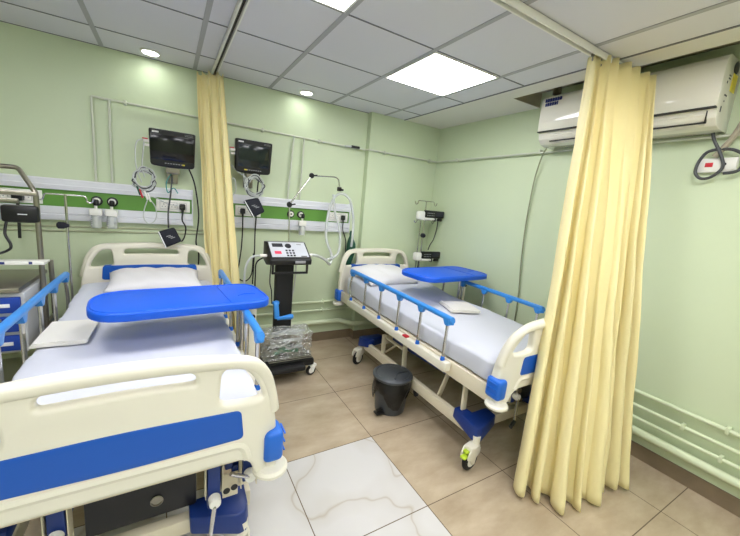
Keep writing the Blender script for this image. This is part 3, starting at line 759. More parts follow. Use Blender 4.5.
def flowmeter(x, label):
    t = thing('flowmeter', label, 'flowmeter', (x, D - 0.085, 1.22), 'flowmeters on the gas outlets')
    y = D - 0.095
    MB().box(x - 0.038, y - 0.02, 1.285, x + 0.038, y + 0.02, 1.335, 0.006).cyl((x, y + 0.006, 1.335), (x, y + 0.006, 1.36), 0.010, 12).cyl((x, y + 0.006, 1.375), (x, D - 0.045, 1.39), 0.012, 12).build('valve_block', M['white_plastic'], t)
    MB().lathe([(0.016, 1.36), (0.018, 1.372), (0.018, 1.395), (0.01, 1.405)], (x + 0.004, y, 0), n=14).build('adjust_knob', M['black'], t)
    j = MB().lathe([(0.03, 1.285), (0.034, 1.275), (0.034, 1.20), (0.028, 1.192)], (x, y, 0), n=20).build('humidifier_jar', M['clear_jar'], t)
    mk = MB()
    for k in range(4): mk.box(x - 0.0345, y - 0.012, 1.215 + 0.015 * k, x - 0.020, y - 0.034, 1.2185 + 0.015 * k)
    mk.build('scale_marks', M['grey_print'], j, smooth=0)
    MB().cyl((x, y, 1.205), (x, y, 1.285), 0.007, 10).build('dip_tube', M['white_plastic'], j)
flowmeter(-0.470, 'clear flowmeter jar hanging below the first gas outlet over the front bed')
flowmeter(-0.374, 'clear flowmeter jar closest to the coiled sensor leads over the front bed')
flowmeter(1.145, 'clear flowmeter jar on the panel behind the pump stand')

# ------------------------------------------------------------------ wall pipes
def pipe(name, pts, r, m, label, clips=(), cat='pipe', group=None, n=12, rb=0.03):
    t = thing(name, label, cat, pts[0], group)
    MB().tube(fillet(pts, rb), r, n).build('pipe_run', m, t)
    for (p, d, w) in clips:      # saddle clips: centre, direction to the wall, along axis
        p = V(p); c = MB(); dv = V(d); a = V(w)
        m4 = Matrix((a, dv, V((0, 0, 1)))).transposed().to_4x4(); m4.translation = p
        q = MB().box(-0.009, -r - 0.003, -r - 0.008, 0.009, 0.03, r + 0.008, 0.003); c.add(q.v, q.f, m4)
        c.build('pipe_clip', m, t)
    return t
yb = D - 0.03; yc = D - 0.075 - 0.03; xr = W - 0.03
pipe('gas_pipe', [(-0.47, yb, 2.14), (1.80, yb, 2.118), (1.83, yc, 2.118), (xr, yc, 2.118), (xr, 0.0, 2.115)], 0.0085, M['copper'],
     'thin pipe running high along the walls, round the column and under the air conditioner',
     [((-0.27, yb, 2.14), (0, 1, 0), (1, 0, 0)), ((0.75, yb, 2.128), (0, 1, 0), (1, 0, 0)), ((1.30, yb, 2.123), (0, 1, 0), (1, 0, 0)), ((2.02, yc, 2.118), (0, 1, 0), (1, 0, 0)), ((2.65, yc, 2.118), (0, 1, 0), (1, 0, 0)),
      ((xr, 2.93, 2.12), (1, 0, 0), (0, 1, 0)), ((xr, 1.93, 2.125), (1, 0, 0), (0, 1, 0)), ((xr, 0.83, 2.13), (1, 0, 0), (0, 1, 0))], group=None)
for x0_, x1_, zt, lab in ((-0.47, -0.468, 2.14, 'white vertical gas pipe at the end of the high pipe, above the first flowmeter'), (-0.368, -0.37, 2.138, 'white vertical gas pipe above the second flowmeter of the front bed'),
                      (1.041, 1.005, 2.12, 'white vertical gas pipe above the jointed support arm'), (1.141, 1.125, 2.12, 'white vertical gas pipe closest to the wall column')):
    pipe('gas_pipe', [(x0_, yb, zt), (x1_, D - 0.03, 1.56), (x1_, D - 0.03, 1.53)], 0.0085, M['copper'], lab, group='vertical gas pipes', n=10)
hz = [(0.466, 0.0135, 'upper'), (0.368, 0.0115, 'second'), (0.284, 0.0115, 'third'), (0.202, 0.026, 'thick lowest')]
labs = ('topmost of the painted pipes low on the walls', 'second painted pipe from the top low on the walls', 'third painted pipe from the top, just above the thick one', 'thick painted pipe just above the skirting tiles')
for (z, r, w), lab in zip(hz, labs):
    y1 = D - 0.02 - r; y2 = D - 0.075 - 0.02 - r; x2 = W - 0.02 - r
    pts = [(-2.2, y1, z), (1.78, y1, z), (1.82, y2, z), (x2, y2, z), (x2, -0.6, z)]
    if r > 0.02: pts = [(-2.2, y1, 0.26), (1.66, y1, 0.235), (1.80, y2, z), (x2, y2, z), (x2, -0.6, z)]; lab = lab
    if w == 'third': pts = [(x2, y2 - 0.02, z), (x2, -0.6, z)]
    cl = []
    if w == 'upper': cl = [((1.449, y1, z), (0, 1, 0), (1, 0, 0)), ((0.6, y1, z), (0, 1, 0), (1, 0, 0)), ((x2, 0.435, z), (1, 0, 0), (0, 1, 0)), ((x2, 2.0, z), (1, 0, 0), (0, 1, 0))]
    if w == 'second': cl = [((1.449, y1, z), (0, 1, 0), (1, 0, 0)), ((x2, 0.62, z), (1, 0, 0), (0, 1, 0)), ((x2, 1.8, z), (1, 0, 0), (0, 1, 0))]
    if w == 'third': cl = [((x2, 0.43, z), (1, 0, 0), (0, 1, 0))]
    pipe('wall_pipe', pts, r, M['pipe_paint'], lab, cl, group='painted pipes low on the walls', rb=0.05)
for z, lab in ((1.185, 'upper of the two thin conduits under the bed-head panel of the front bed'), (1.152, 'lower of the two thin conduits under the bed-head panel of the front bed')):
    pipe('conduit', [(-2.0, D - 0.0065, z - 0.012), (0.49, D - 0.0065, z + 0.01)], 0.007, M['conduit'], lab, group='thin conduits under the panel', cat='conduit')
# cable connector on the high pipe
t = thing('cable_connector', 'small black connector clipped to the high pipe near the wall column', 'connector', (1.64, D - 0.06, 2.12))
MB().box(1.64, D - 0.07, 2.113, 1.735, D - 0.042, 2.137, 0.005).build('connector_body', M['black'], t)
MB().cyl((1.57, D - 0.056, 2.118), (1.64, D - 0.056, 2.124), 0.009, 10).build('cable_boot', M['grey_cable'], t)

# ------------------------------------------------------------------ patient monitors
def monitor(x0, x1, z0, z1, label, scr, yaw, sq):
    cx = (x0 + x1) / 2; y = 3.16; w = x1 - x0; h = z1 - z0
    t = thing('patient_monitor', label, 'monitor', (cx, y, z0), 'wall-mounted patient monitors')
    L = w / 2
    b = board(round_poly([(cx - L + 0.006, z0 + 0.008, .025), (cx - L, z1, .015), (cx + L, z1, .015), (cx + L - 0.006, z0 + 0.008, .025), (cx + L * .4, z0, .05), (cx - L * .4, z0, .05)]), [], 0.07, 0.012)
    for v in b.verts: v.co.y += y + 0.035
    hs = MB().bm(b).build('housing', M['black'], t)
    MB().box(cx - L + 0.06, y + 0.06, z0 + 0.04, cx + L - 0.06, y + 0.13, z1 - 0.04, 0.02).build('rear_cover', M['matte_black'], t)
    MB().box(cx - L * sq, y - 0.003, z0 + 0.055, cx + L * sq, y + 0.004, z1 - 0.035, 0.002).build('screen', scr, t)
    m = MB()
    for k in range(7): m.box(cx - 0.055 + 0.018 * k, y - 0.003, z0 + 0.028, cx - 0.043 + 0.018 * k, y + 0.002, z0 + 0.034)
    m.build('buttons', M['grey_print'], t, smooth=0)
    MB().box(cx + (0.06 if sq > 0.85 else -0.075), y - 0.003, z0 + 0.026, cx + (0.08 if sq > 0.85 else -0.05), y + 0.002, z0 + 0.035).build('lit_key', M['yellow_print'], t)
    m = MB()
    for k in range(5): m.box(cx - L + 0.022 + 0.0085 * k, y - 0.003, z1 - 0.026, cx - L + 0.029 + 0.0085 * k, y + 0.002, z1 - 0.015)
    m.build('badge', M['white_print'], t, smooth=0)
    m = MB()
    m.box(cx + L - 0.075, y - 0.0028, z1 - 0.0255, cx + L - 0.02, y + 0.002, z1 - 0.0235).box(cx + L - 0.075, y - 0.0028, z1 - 0.016, cx + L - 0.02, y + 0.002, z1 - 0.014)
    m.build('corner_mark', M['grey_print'], t, smooth=0)
    # side connectors
    MB().box(cx - L - 0.035, y + 0.02, z1 - 0.105, cx - L + 0.003, y + 0.05, z1 - 0.085, 0.003).box(cx - L - 0.03, y + 0.02, z1 - 0.135, cx - L + 0.003, y + 0.045, z1 - 0.118, 0.003).build('lead_connector', M['white_plastic'], t)
    MB().box(cx - L - 0.042, y + 0.018, z1 - 0.085, cx - L - 0.006, y + 0.048, z1 - 0.077, 0.003).build('red_connector', M['red'], t)
    for ch in t.children:
        piv = V((cx, y + 0.07, z0)) - V(t['_o'])
        mt4 = Matrix.Translation(piv) @ Matrix.Rotation(math.radians(7), 4, 'X') @ Matrix.Translation(-piv)
        ch.data.transform(mt4)
    # wall bracket
    br = MB().box(cx - 0.045, D - 0.03, z0 - 0.125, cx + 0.035, D - 0.0, z0 + 0.02, 0.004)
    br.bar((cx - 0.005, D - 0.03, z0 - 0.035), (cx - 0.005, y + 0.07, z0 - 0.035), 0.05, 0.03, 0.004)
    br.box(cx - 0.05, y + 0.03, z0 - 0.05, cx + 0.045, y + 0.10, z0 + 0.015, 0.006)
    br.build('wall_bracket', M['steel'], t)
    return t
monitor(-0.118, 0.192, 1.700, 1.972, 'black patient monitor with a blank black screen, above the front bed', M['screen'], 0, 0.95)
monitor(0.487, 0.790, 1.728, 2.002, 'black patient monitor with a square grey-green screen beside the narrow curtain', M['screen_green'], 0, 0.83)

def wire(name, pts, r, m, label, cat='cable', group=None, n=8, sm=6, closed=False):
    o = MB().tube(smooth_path(pts, sm, closed), r, n, closed=closed).build(name, m, base=pts[0]); return tag(o, label, cat, group)
def coil_leads(cx, cz, y, r, label, hang, m2):
    t = thing('sensor_leads', label, 'cable', (cx, y, cz), 'coiled sensor leads')
    rnd = random.Random(int(cx * 100) + 50)
    for k in range(7):
        a0 = rnd.random() * 6; pts = []
        for i in range(16):
            a = 2 * PI * i / 16
            pts.append((cx + (r + rnd.uniform(-.018, .012)) * math.cos(a) + rnd.uniform(-.006, .006), y - 0.004 * k, cz + (r * 1.08) * math.sin(a) + 0.006 * k + rnd.uniform(-.005, .005)))
        MB().tube(smooth_path(pts, 3, True), 0.0048, 6, closed=True).build('lead_loop', m2 if k % 4 == 1 else M['grey_cable'], t)
    for h in hang: MB().tube(smooth_path(h, 6), 0.004, 6).build('lead_tail', M['grey_cable'], t)
    return t
coil_leads(-0.155, 1.565, 3.17, 0.068, 'coil of grey sensor leads hanging beside the blank black monitor',
           [[(-0.14, 3.19, 1.875), (-0.19, 3.18, 1.86), (-0.205, 3.175, 1.78), (-0.20, 3.17, 1.66), (-0.17, 3.165, 1.56)],
            [(-0.15, 3.19, 1.87), (-0.155, 3.17, 1.80), (-0.165, 3.165, 1.68), (-0.15, 3.16, 1.60)],
            [(-0.17, 3.16, 1.50), (-0.13, 3.16, 1.45), (-0.085, 3.16, 1.38), (-0.085, 3.17, 1.29), (-0.13, 3.17, 1.25), (-0.165, 3.17, 1.30), (-0.15, 3.165, 1.39), (-0.11, 3.16, 1.46), (0.0, 3.24, 1.41), (0.06, 3.3, 1.40)]], M['dark_cable'])
t = thing('lead_clips', 'red and white electrode clips hanging from the coil of grey leads', 'clip', (-0.15, 3.15, 1.44))
for k, (dx, dz, m) in enumerate(((0, 0, 'white_plastic'), (-0.03, 0.01, 'red'), (0.02, -0.015, 'white_plastic'), (-0.045, 0.03, 'dark_green'))):
    MB().bar((-0.155 + dx, 3.148, 1.50 + dz), (-0.135 + dx, 3.145, 1.435 + dz), 0.016, 0.012, 0.004).build('clip', M[m], t)
coil_leads(0.65, 1.60, 3.15, 0.072, 'coil of grey leads hanging below the monitor with the square screen',
           [[(0.46, 3.19, 1.90), (0.43, 3.19, 1.86), (0.44, 3.18, 1.80), (0.52, 3.17, 1.72), (0.58, 3.16, 1.68), (0.60, 3.15, 1.55)], [(0.56, 3.16, 1.72), (0.57, 3.15, 1.6), (0.60, 3.15, 1.54)],
            [(0.46, 3.17, 1.66), (0.43, 3.17, 1.60), (0.455, 3.17, 1.52), (0.50, 3.17, 1.56), (0.49, 3.17, 1.66), (0.455, 3.17, 1.66)]], M['dark_cable'])
def cuff(pts, name, label, y, th):
    """soft folded cuff: four corners in x,z"""
    t = thing(name, label, 'cuff', (sum(p[0] for p in pts) / 4, y, sum(p[1] for p in pts) / 4), 'folded blood pressure cuffs')
    b = board(round_poly([(p[0], p[1], .02) for p in pts]), [], th, th * 0.35)
    for v in b.verts: v.co.y += y
    c = MB().bm(b).build('cuff_body', M['cuff'], t)
    a, b_, c_, d = [V((p[0], y - th / 2 - 0.001, p[1])) for p in pts]
    e = MB().bar(a.lerp(b_, .06), d.lerp(c_, .06), 0.003, 0.008)
    e.build('white_edge', M['white_print'], t, smooth=0)
    m = MB()
    for k in range(3):
        p = a.lerp(c_, 0.42 + 0.09 * k) ; u = (b_ - a).normalized(); m.bar(p - u * 0.012, p + u * 0.02, 0.0015, 0.006)
    m.build('print_marks', M['grey_print'], t, smooth=0)
    return t
cuff([(-0.075, 1.190), (0.040, 1.232), (0.092, 1.118), (-0.026, 1.062)], 'blood_pressure_cuff', 'navy blood pressure cuff hanging over the headboard of the front bed', 3.175, 0.045)
cuff([(0.560, 1.487), (0.685, 1.525), (0.748, 1.405), (0.645, 1.345)], 'blood_pressure_cuff', 'navy blood pressure cuff hanging below the coil of leads at the second monitor', 3.16, 0.05)
wire('cuff_hose', [(0.03, 3.26, 1.64), (0.02, 3.25, 1.5), (0.0, 3.21, 1.35), (0.0, 3.18, 1.22)], 0.006, M['dark_cable'], 'dark hose running from the monitor bracket down to the cuff over the front bed', 'hose')
wire('cable', [(0.03, 3.27, 1.66), (-0.01, 3.26, 1.58), (0.0, 3.26, 1.5), (0.04, 3.25, 1.54), (0.07, 3.25, 1.50)], 0.004, M['teal'], 'teal lead looped under the first monitor bracket')
def plug_cord(x, pts, label):
    t = thing('power_cord', label, 'cord', (x, D - 0.09, 1.38), 'black plugs and power cords at the panels')
    MB().box(x - 0.022, D - 0.085, 1.365, x + 0.022, D - 0.0525, 1.415, 0.01).cyl((x, D - 0.075, 1.366), (x, D - 0.078, 1.335), 0.010, 10, 0.007).build('plug', M['black'], t)
    MB().tube(smooth_path(pts, 6), 0.0055, 8).build('flex', M['black_cable'], t)
plug_cord(0.103, [(0.103, D - 0.078, 1.336), (0.10, D - 0.09, 1.28), (0.125, D - 0.09, 1.22), (0.115, D - 0.09, 1.14), (0.09, D - 0.14, 1.11), (0.06, D - 0.18, 1.13)], 'black plug and cord in the panel socket over the front bed')
plug_cord(0.585, [(0.585, D - 0.078, 1.336), (0.585, D - 0.08, 1.2), (0.58, D - 0.07, 1.05), (0.565, D - 0.06, 0.9), (0.55, D - 0.06, 0.78), (0.62, D - 0.06, 0.73), (0.68, D - 0.06, 0.80), (0.69, D - 0.07, 1.0)], 'black plug and long looped cord beside the narrow curtain')
plug_cord(1.60, [(1.60, D - 0.078, 1.336), (1.605, D - 0.075, 1.26), (1.65, D - 0.07, 1.15), (1.66, D - 0.07, 1.0), (1.66, D - 0.08, 0.7)], 'black plug and cord in the socket near the wall column')
wire('cable', [(0.15, 3.23, 1.70), (0.19, 3.28, 1.60), (0.215, 3.3, 1.45), (0.225, 3.31, 1.30), (0.205, 3.31, 1.1), (0.225, 3.31, 1.0), (0.22, 3.31, 0.8), (0.22, 3.31, 0.5)], 0.006, M['black_cable'], 'black cable hanging from the first monitor down behind the headboard')
wire('cable', [(0.70, 3.2, 1.73), (0.70, 3.26, 1.6), (0.705, 3.3, 1.40), (0.70, 3.31, 1.2), (0.70, 3.31, 1.0), (0.69, 3.31, 0.7)], 0.006, M['black_cable'], 'black cable hanging from the second monitor past its panel socket')

# ------------------------------------------------------------------ jointed support arm with hose
t = thing('support_arm', 'jointed chrome hose arm reaching from the pump stand up over the bed-head panel', 'arm', (0.955, 3.05, 1.14))
MB().tube([(0.915, 2.95, 1.13), (0.915, 2.98, 1.49)], 0.006, 10).build('upright_rod', M['chrome'], t)
MB().tube([(0.915, 2.98, 1.49), (1.14, 3.08, 1.765)], 0.0075, 10).build('slanted_rod', M['chrome'], t)
MB().tube(fillet([(1.14, 3.08, 1.765), (1.40, 3.14, 1.785), (1.44, 3.14, 1.77), (1.455, 3.14, 1.69)], 0.06), 0.006, 10).build('end_rod', M['chrome'], t)
for p in ((0.915, 2.98, 1.49), (1.14, 3.08, 1.765)):
    MB().lathe([(0.018, -0.024), (0.024, -0.018), (0.024, 0.018), (0.018, 0.024)], p, (0.3, 1, 0.1), 14).bar(V(p) + V((0.01, -0.02, 0)), V(p) + V((0.045, -0.03, 0.008)), 0.016, 0.012, 0.003).build('joint_knob', M['black'], t)
MB().box(1.435, 3.125, 1.655, 1.475, 3.155, 1.695, 0.005).box(1.475, 3.13, 1.66, 1.50, 3.15, 1.68, 0.004).build('hose_clamp', M['black'], t)
wire('breathing_hose', [(1.04, 2.84, 1.07), (1.17, 2.9, 1.05), (1.30, 3.0, 0.99), (1.39, 3.1, 0.93), (1.42, 3.14, 1.02), (1.36, 3.16, 1.18), (1.37, 3.18, 1.40), (1.42, 3.18, 1.58), (1.50, 3.17, 1.635), (1.60, 3.18, 1.58), (1.655, 3.18, 1.40), (1.665, 3.18, 1.2), (1.67, 3.2, 1.1)], 0.0135, M['clear'], 'clear hose looped from the pump stand up and over the support arm', 'hose')
wire('breathing_hose', [(1.41, 3.17, 1.62), (1.44, 3.17, 1.45), (1.50, 3.17, 1.30), (1.52, 3.17, 1.15), (1.50, 3.16, 1.03), (1.42, 3.13, 0.985), (1.34, 3.05, 0.99)], 0.0135, M['clear'], 'second clear hose hanging inside the loop beside the wall column', 'hose')
# green bag
bag = MB().lathe([(0.008, 0.40), (0.016, 0.37), (0.014, 0.345), (0.032, 0.31), (0.05, 0.26), (0.055, 0.18), (0.046, 0.09), (0.028, 0.03), (0.01, 0.0)], (1.70, 3.275, 0.86), n=18)
bag.v = [V((p.x + 0.010 * math.sin(19 * p.z), 3.275 + (p.y - 3.275) * 0.6, p.z)) for p in bag.v]
tag(bag.build('breathing_bag', M['dark_green'], base=(1.70, 3.275, 0.86)), 'dark green rubber bag hanging behind the headboard of the bed at the wall', 'bag')

# ------------------------------------------------------------------ pump on stand
def rot_about(mb, c, ax, ang):
    m = Matrix.Translation(c) @ Matrix.Rotation(ang, 4, ax) @ Matrix.Translation(-V(c)); mb.v = [m @ p for p in mb.v]; return mb
SX, SY = 0.88, 2.86
t = thing('pump_stand', 'black pump with a grey keypad on a wheeled black column stand between the beds', 'medical stand', (SX, SY, 0))
bs = MB().box(SX - 0.225, SY - 0.22, 0.105, SX + 0.225, SY + 0.20, 0.17, 0.02).box(SX - 0.20, SY - 0.30, 0.105, SX + 0.12, SY - 0.2, 0.155, 0.02)
bs.build('stand_base', M['matte_black'], t)
MB().box(SX - 0.17, SY - 0.235, 0.17, SX + 0.19, SY + 0.05, 0.182, 0.003).build('base_shelf', M['black'], t)
for k in range(3): MB().cyl((SX - 0.18, SY - 0.16 - 0.03 * k, 0.188), (SX + 0.20, SY - 0.16 - 0.03 * k, 0.188), 0.004, 8).build('shelf_bar', M['steel'], t)
MB().box(SX - 0.075, SY + 0.03, 0.16, SX + 0.075, SY + 0.11, 1.0, 0.006).build('column', M['matte_black'], t)
for (px, py, a) in ((SX + 0.225, SY - 0.18, 195), (SX - 0.20, SY - 0.20, 200), (SX + 0.2, SY + 0.17, 60), (SX - 0.2, SY + 0.17, 130)):
    d = V((math.cos(math.radians(a)), math.sin(math.radians(a)), 0)); n = V((-d.y, d.x, 0)); c = V((px, py, 0.046)) + d * 0.02
    f = MB()
    for s in (-1, 1): f.bar(c + n * (0.018 * s) + V((0, 0, -0.006)), V((px, py, 0.1)) + n * (0.018 * s), 0.008, 0.045, 0.003, n)
    f.bar(V((px, py, 0.088)) - d * 0.03, V((px, py, 0.088)) + d * 0.035, 0.045, 0.026, 0.008)
    cs = f.build('caster', M['white_plastic'], t)
    MB().lathe([(0.03, -0.013), (0.044, -0.011), (0.046, 0), (0.044, 0.011), (0.03, 0.013)], c, n, 22).build('tyre', M['rubber'], cs)
    MB().lathe([(0.01, -0.016), (0.028, -0.0135), (0.028, 0.0135), (0.01, 0.016)], c, n, 18).build('hub', M['white_plastic'], cs)
# head: wedge console, handle frame
c0 = (SX, SY, 1.08)
con = MB().prism([(SY - 0.13, 1.0), (SY - 0.135, 1.04), (SY - 0.125, 1.05), (SY + 0.06, 1.165), (SY + 0.12, 1.165), (SY + 0.13, 1.005), (SY + 0.02, 0.975)], SX - 0.175, SX + 0.175, 'yz', 0.006)
con.build('console', M['black'], t)
kp = MB().box(SX - 0.155, SY - 0.125, 1.127, SX + 0.160, SY + 0.068, 1.1305, 0.001); rot_about(kp, (SX, SY, 1.127), 'X', math.atan2(0.115, 0.185)); k_ = kp.build('keypad', M['panel_grey'], t)
def on_pad(x0, y0, x1, y1, m, nm):
    q = MB().box(SX + x0, SY + y0 - 0.028, 1.130, SX + x1, SY + y1 - 0.028, 1.132); rot_about(q, (SX, SY, 1.127), 'X', math.atan2(0.115, 0.185)); return q.build(nm, M[m], k_, smooth=0)
on_pad(-0.13, 0.03, -0.04, 0.075, 'dark_print', 'display'); on_pad(-0.125, -0.06, -0.07, -0.025, 'pink', 'power_key')
q = MB().lathe([(0.028, 0.0), (0.026, 0.006), (0.015, 0.007)], (SX + 0.005, SY + 0.015, 1.13), n=18); rot_about(q, (SX, SY, 1.127), 'X', math.atan2(0.115, 0.185)); q.build('dial', M['dark_print'], k_)
for iy in range(3):
    for ix in range(3): on_pad(-0.03 + 0.028 * ix, -0.09 + 0.032 * iy, -0.012 + 0.028 * ix, -0.07 + 0.032 * iy, 'dark_print', 'key')
on_pad(0.085, 0.06, 0.125, 0.07, 'grey_print', 'print_mark'); on_pad(0.09, -0.095, 0.14, -0.085, 'dark_print', 'print_mark')
MB().box(SX + 0.03, SY - 0.1365, 1.012, SX + 0.12, SY - 0.131, 1.034, 0.001).build('front_label', M['grey_print'], t)
hf = MB()
hf.bar((SX - 0.155, SY - 0.10, 0.925), (SX + 0.155, SY - 0.10, 0.925), 0.016, 0.018, 0.003)
for s in (-1, 1): hf.bar((SX + s * 0.147, SY - 0.10, 0.925), (SX + s * 0.147, SY - 0.10, 1.02), 0.018, 0.016, 0.003); hf.bar((SX + s * 0.147, SY - 0.10, 1.0), (SX + s * 0.147, SY + 0.1, 1.0), 0.016, 0.02, 0.003)
hf.build('handle_frame', M['matte_black'], t)
MB().cyl((SX - 0.185, SY - 0.03, 1.06), (SX - 0.245, SY - 0.05, 1.065), 0.013, 10).cyl((SX + 0.185, SY - 0.02, 1.06), (SX + 0.215, SY - 0.02, 1.065), 0.014, 10).build('hose_ports', M['white_plastic'], t)
cr = MB().bar((SX - 0.10, SY - 0.06, 0.66), (SX - 0.09, SY - 0.08, 0.52), 0.042, 0.04, 0.01).bar((SX - 0.125, SY - 0.06, 0.655), (SX - 0.07, SY - 0.05, 0.655), 0.035, 0.03, 0.008)
cr.tube(smooth_path([(SX - 0.09, SY - 0.09, 0.525), (SX - 0.03, SY - 0.11, 0.535), (SX + 0.04, SY - 0.12, 0.545)], 5), [0.014, 0.0145, 0.015, 0.016, 0.017, 0.019, 0.021, 0.023, 0.024, 0.022, 0.016], 12)
cr.bar((SX - 0.10, SY - 0.05, 0.64), (SX - 0.07, SY + 0.035, 0.64), 0.02, 0.02, 0.004)
cr.build('clamp_handle', M['rail_blue'], t)
wire('air_hose', [(SX - 0.245, SY - 0.05, 1.065), (SX - 0.31, SY - 0.06, 1.05), (SX - 0.35, SY - 0.05, 0.97), (SX - 0.35, SY + 0.0, 0.8), (SX - 0.34, SY + 0.03, 0.5), (SX - 0.33, SY + 0.05, 0.3)], 0.009, M['grey_cable'], 'white hose curving from the side of the pump console down beside the narrow curtain', 'hose')
wire('cable', [(SX - 0.19, SY + 0.05, 1.03), (SX - 0.245, SY + 0.06, 0.98), (SX - 0.25, SY + 0.06, 0.85), (SX - 0.25, SY + 0.06, 0.5), (SX - 0.245, SY + 0.08, 0.25)], 0.006, M['black_cable'], 'black cable hanging from the pump console beside its column')
wire('cable', [(SX + 0.115, SY + 0.1, 0.99), (SX + 0.12, SY + 0.12, 0.8), (SX + 0.09, SY + 0.14, 0.5), (SX + 0.09, SY + 0.16, 0.2)], 0.006, M['grey_cable'], 'white cable hanging behind the pump column on the side of the bed at the wall')
wire('cable', [(SX - 0.11, SY + 0.1, 0.99), (SX - 0.11, SY + 0.12, 0.8), (SX - 0.10, SY + 0.09, 0.72), (SX - 0.09, SY + 0.1, 0.6)], 0.005, M['black_cable'], 'thin black cable hanging close along the pump column')
# wrapped package on the base
rnd = random.Random(4); b = bmesh.new(); bmesh.ops.create_cube(b, size=1); bmesh.ops.subdivide_edges(b, edges=list(b.edges), cuts=13, use_grid_fill=True)
for v in b.verts:
    p = v.co; x, y, z = p.x * 0.41, p.y * 0.18, p.z * 0.23
    w = 0.010 * math.sin(31 * x + 17 * z) * math.cos(27 * z - 19 * y) + rnd.uniform(-.009, .009)
    l = V((x, y, z)).normalized(); v.co = V((x, y, z)) + l * w * (0.4 if z < -0.11 else 1)
    if v.co.z < -0.105: v.co.z = -0.112
pk = thing('wrapped_package', 'clear plastic wrapped package resting on the base of the pump stand', 'package', (SX - 0.01, SY - 0.10, 0.195))
MB().bm(b, Matrix.Translation((SX - 0.01, SY - 0.115, 0.31))).build('plastic_wrap', M['wrap'], pk, smooth=0)
gr = MB()
for k in range(3): gr.tube(smooth_path([(SX - 0.12 + 0.03 * k, SY - 0.14, 0.225 + 0.02 * k), (SX - 0.04, SY - 0.16 + 0.02 * k, 0.25 + 0.015 * k), (SX + 0.03, SY - 0.13, 0.232 + 0.012 * k), (SX + 0.09, SY - 0.15, 0.235)], 5), 0.014, 8)
gr.build('green_tubing', M['hose_green'], pk)
wt = MB()
for k in range(7):
    z = 0.26 + 0.024 * k; wt.tube(smooth_path([(SX - 0.17 + rnd.uniform(0, .05), SY - 0.12 + rnd.uniform(-.04, .04), z), (SX - 0.08, SY - 0.12 + rnd.uniform(-.05, .05), z + rnd.uniform(-.02, .03)), (SX + 0.02, SY - 0.12 + rnd.uniform(-.05, .05), z + rnd.uniform(-.03, .03)), (SX + 0.12 + rnd.uniform(0, .04), SY - 0.12, z)], 5), 0.011, 8)
wt.build('clear_tubing', M['clear'], pk)

# ------------------------------------------------------------------ infusion stand and pumps by the wall
def iv_stand(x, y, ztop, arms, label, zb=0.0, r=0.009, second=None, ang=0.0):
    t = thing('infusion_stand', label, 'stand', (x, y, 0), 'chrome infusion stands')
    MB().cyl((x, y, zb + 0.06), (x, y, ztop), r, 12).build('pole', M['chrome'], t)
    h = MB()
    for s in (-1, 1):
        dx, dy = math.cos(ang) * s, math.sin(ang) * s
        h.tube(fillet([(x, y, ztop - 0.004), (x + dx * arms, y + dy * arms, ztop - 0.004), (x + dx * (arms + 0.01), y + dy * arms, ztop - 0.045), (x + dx * (arms + 0.035), y + dy * arms, ztop - 0.05), (x + dx * (arms + 0.045), y + dy * arms, ztop - 0.015)], 0.012), 0.005, 8)
    if second:
        for s in (-1, 1): h.tube(fillet([(x, y, second), (x + s * arms * 0.9, y, second), (x + s * (arms + 0.01), y, second - 0.04), (x + s * (arms + 0.035), y, second - 0.01)], 0.012), 0.005, 8)
    h.build('hook', M['chrome'], t)
    for k in range(5):
        a = 2 * PI * k / 5 + 0.4
        lg = MB().bar((x, y, 0.075), (x + 0.13 * math.cos(a), y + 0.13 * math.sin(a), 0.06), 0.025, 0.02, 0.004).build('leg', M['chrome'], t)
        MB().lathe([(0.02, -0.012), (0.025, 0), (0.02, 0.012)], (x + 0.13 * math.cos(a), y + 0.13 * math.sin(a), 0.025), (-math.sin(a), math.cos(a), 0), 14).bar((x + 0.13 * math.cos(a), y + 0.13 * math.sin(a), 0.03), (x + 0.13 * math.cos(a), y + 0.13 * math.sin(a), 0.058), 0.012, 0.012).build('caster', M['rubber'], lg)
    return t
sx_, sy_ = 2.60, 3.145
st = iv_stand(sx_ - 0.03, sy_, 1.655, 0.115, 'chrome infusion stand with two pumps in the corner behind the bed at the wall', second=1.432)
MB().cyl((sx_ - 0.055, sy_ + 0.035, 0.1), (sx_ - 0.055, sy_ + 0.035, 1.42), 0.007, 10).build('second_pole', M['chrome'], st)
MB().lathe([(0.018, -0.03), (0.026, -0.022), (0.026, 0.01), (0.012, 0.03)], (sx_ - 0.03, sy_ - 0.012, 1.255), (0, -1, 0), 16).build('height_knob', M['cuff'], st)
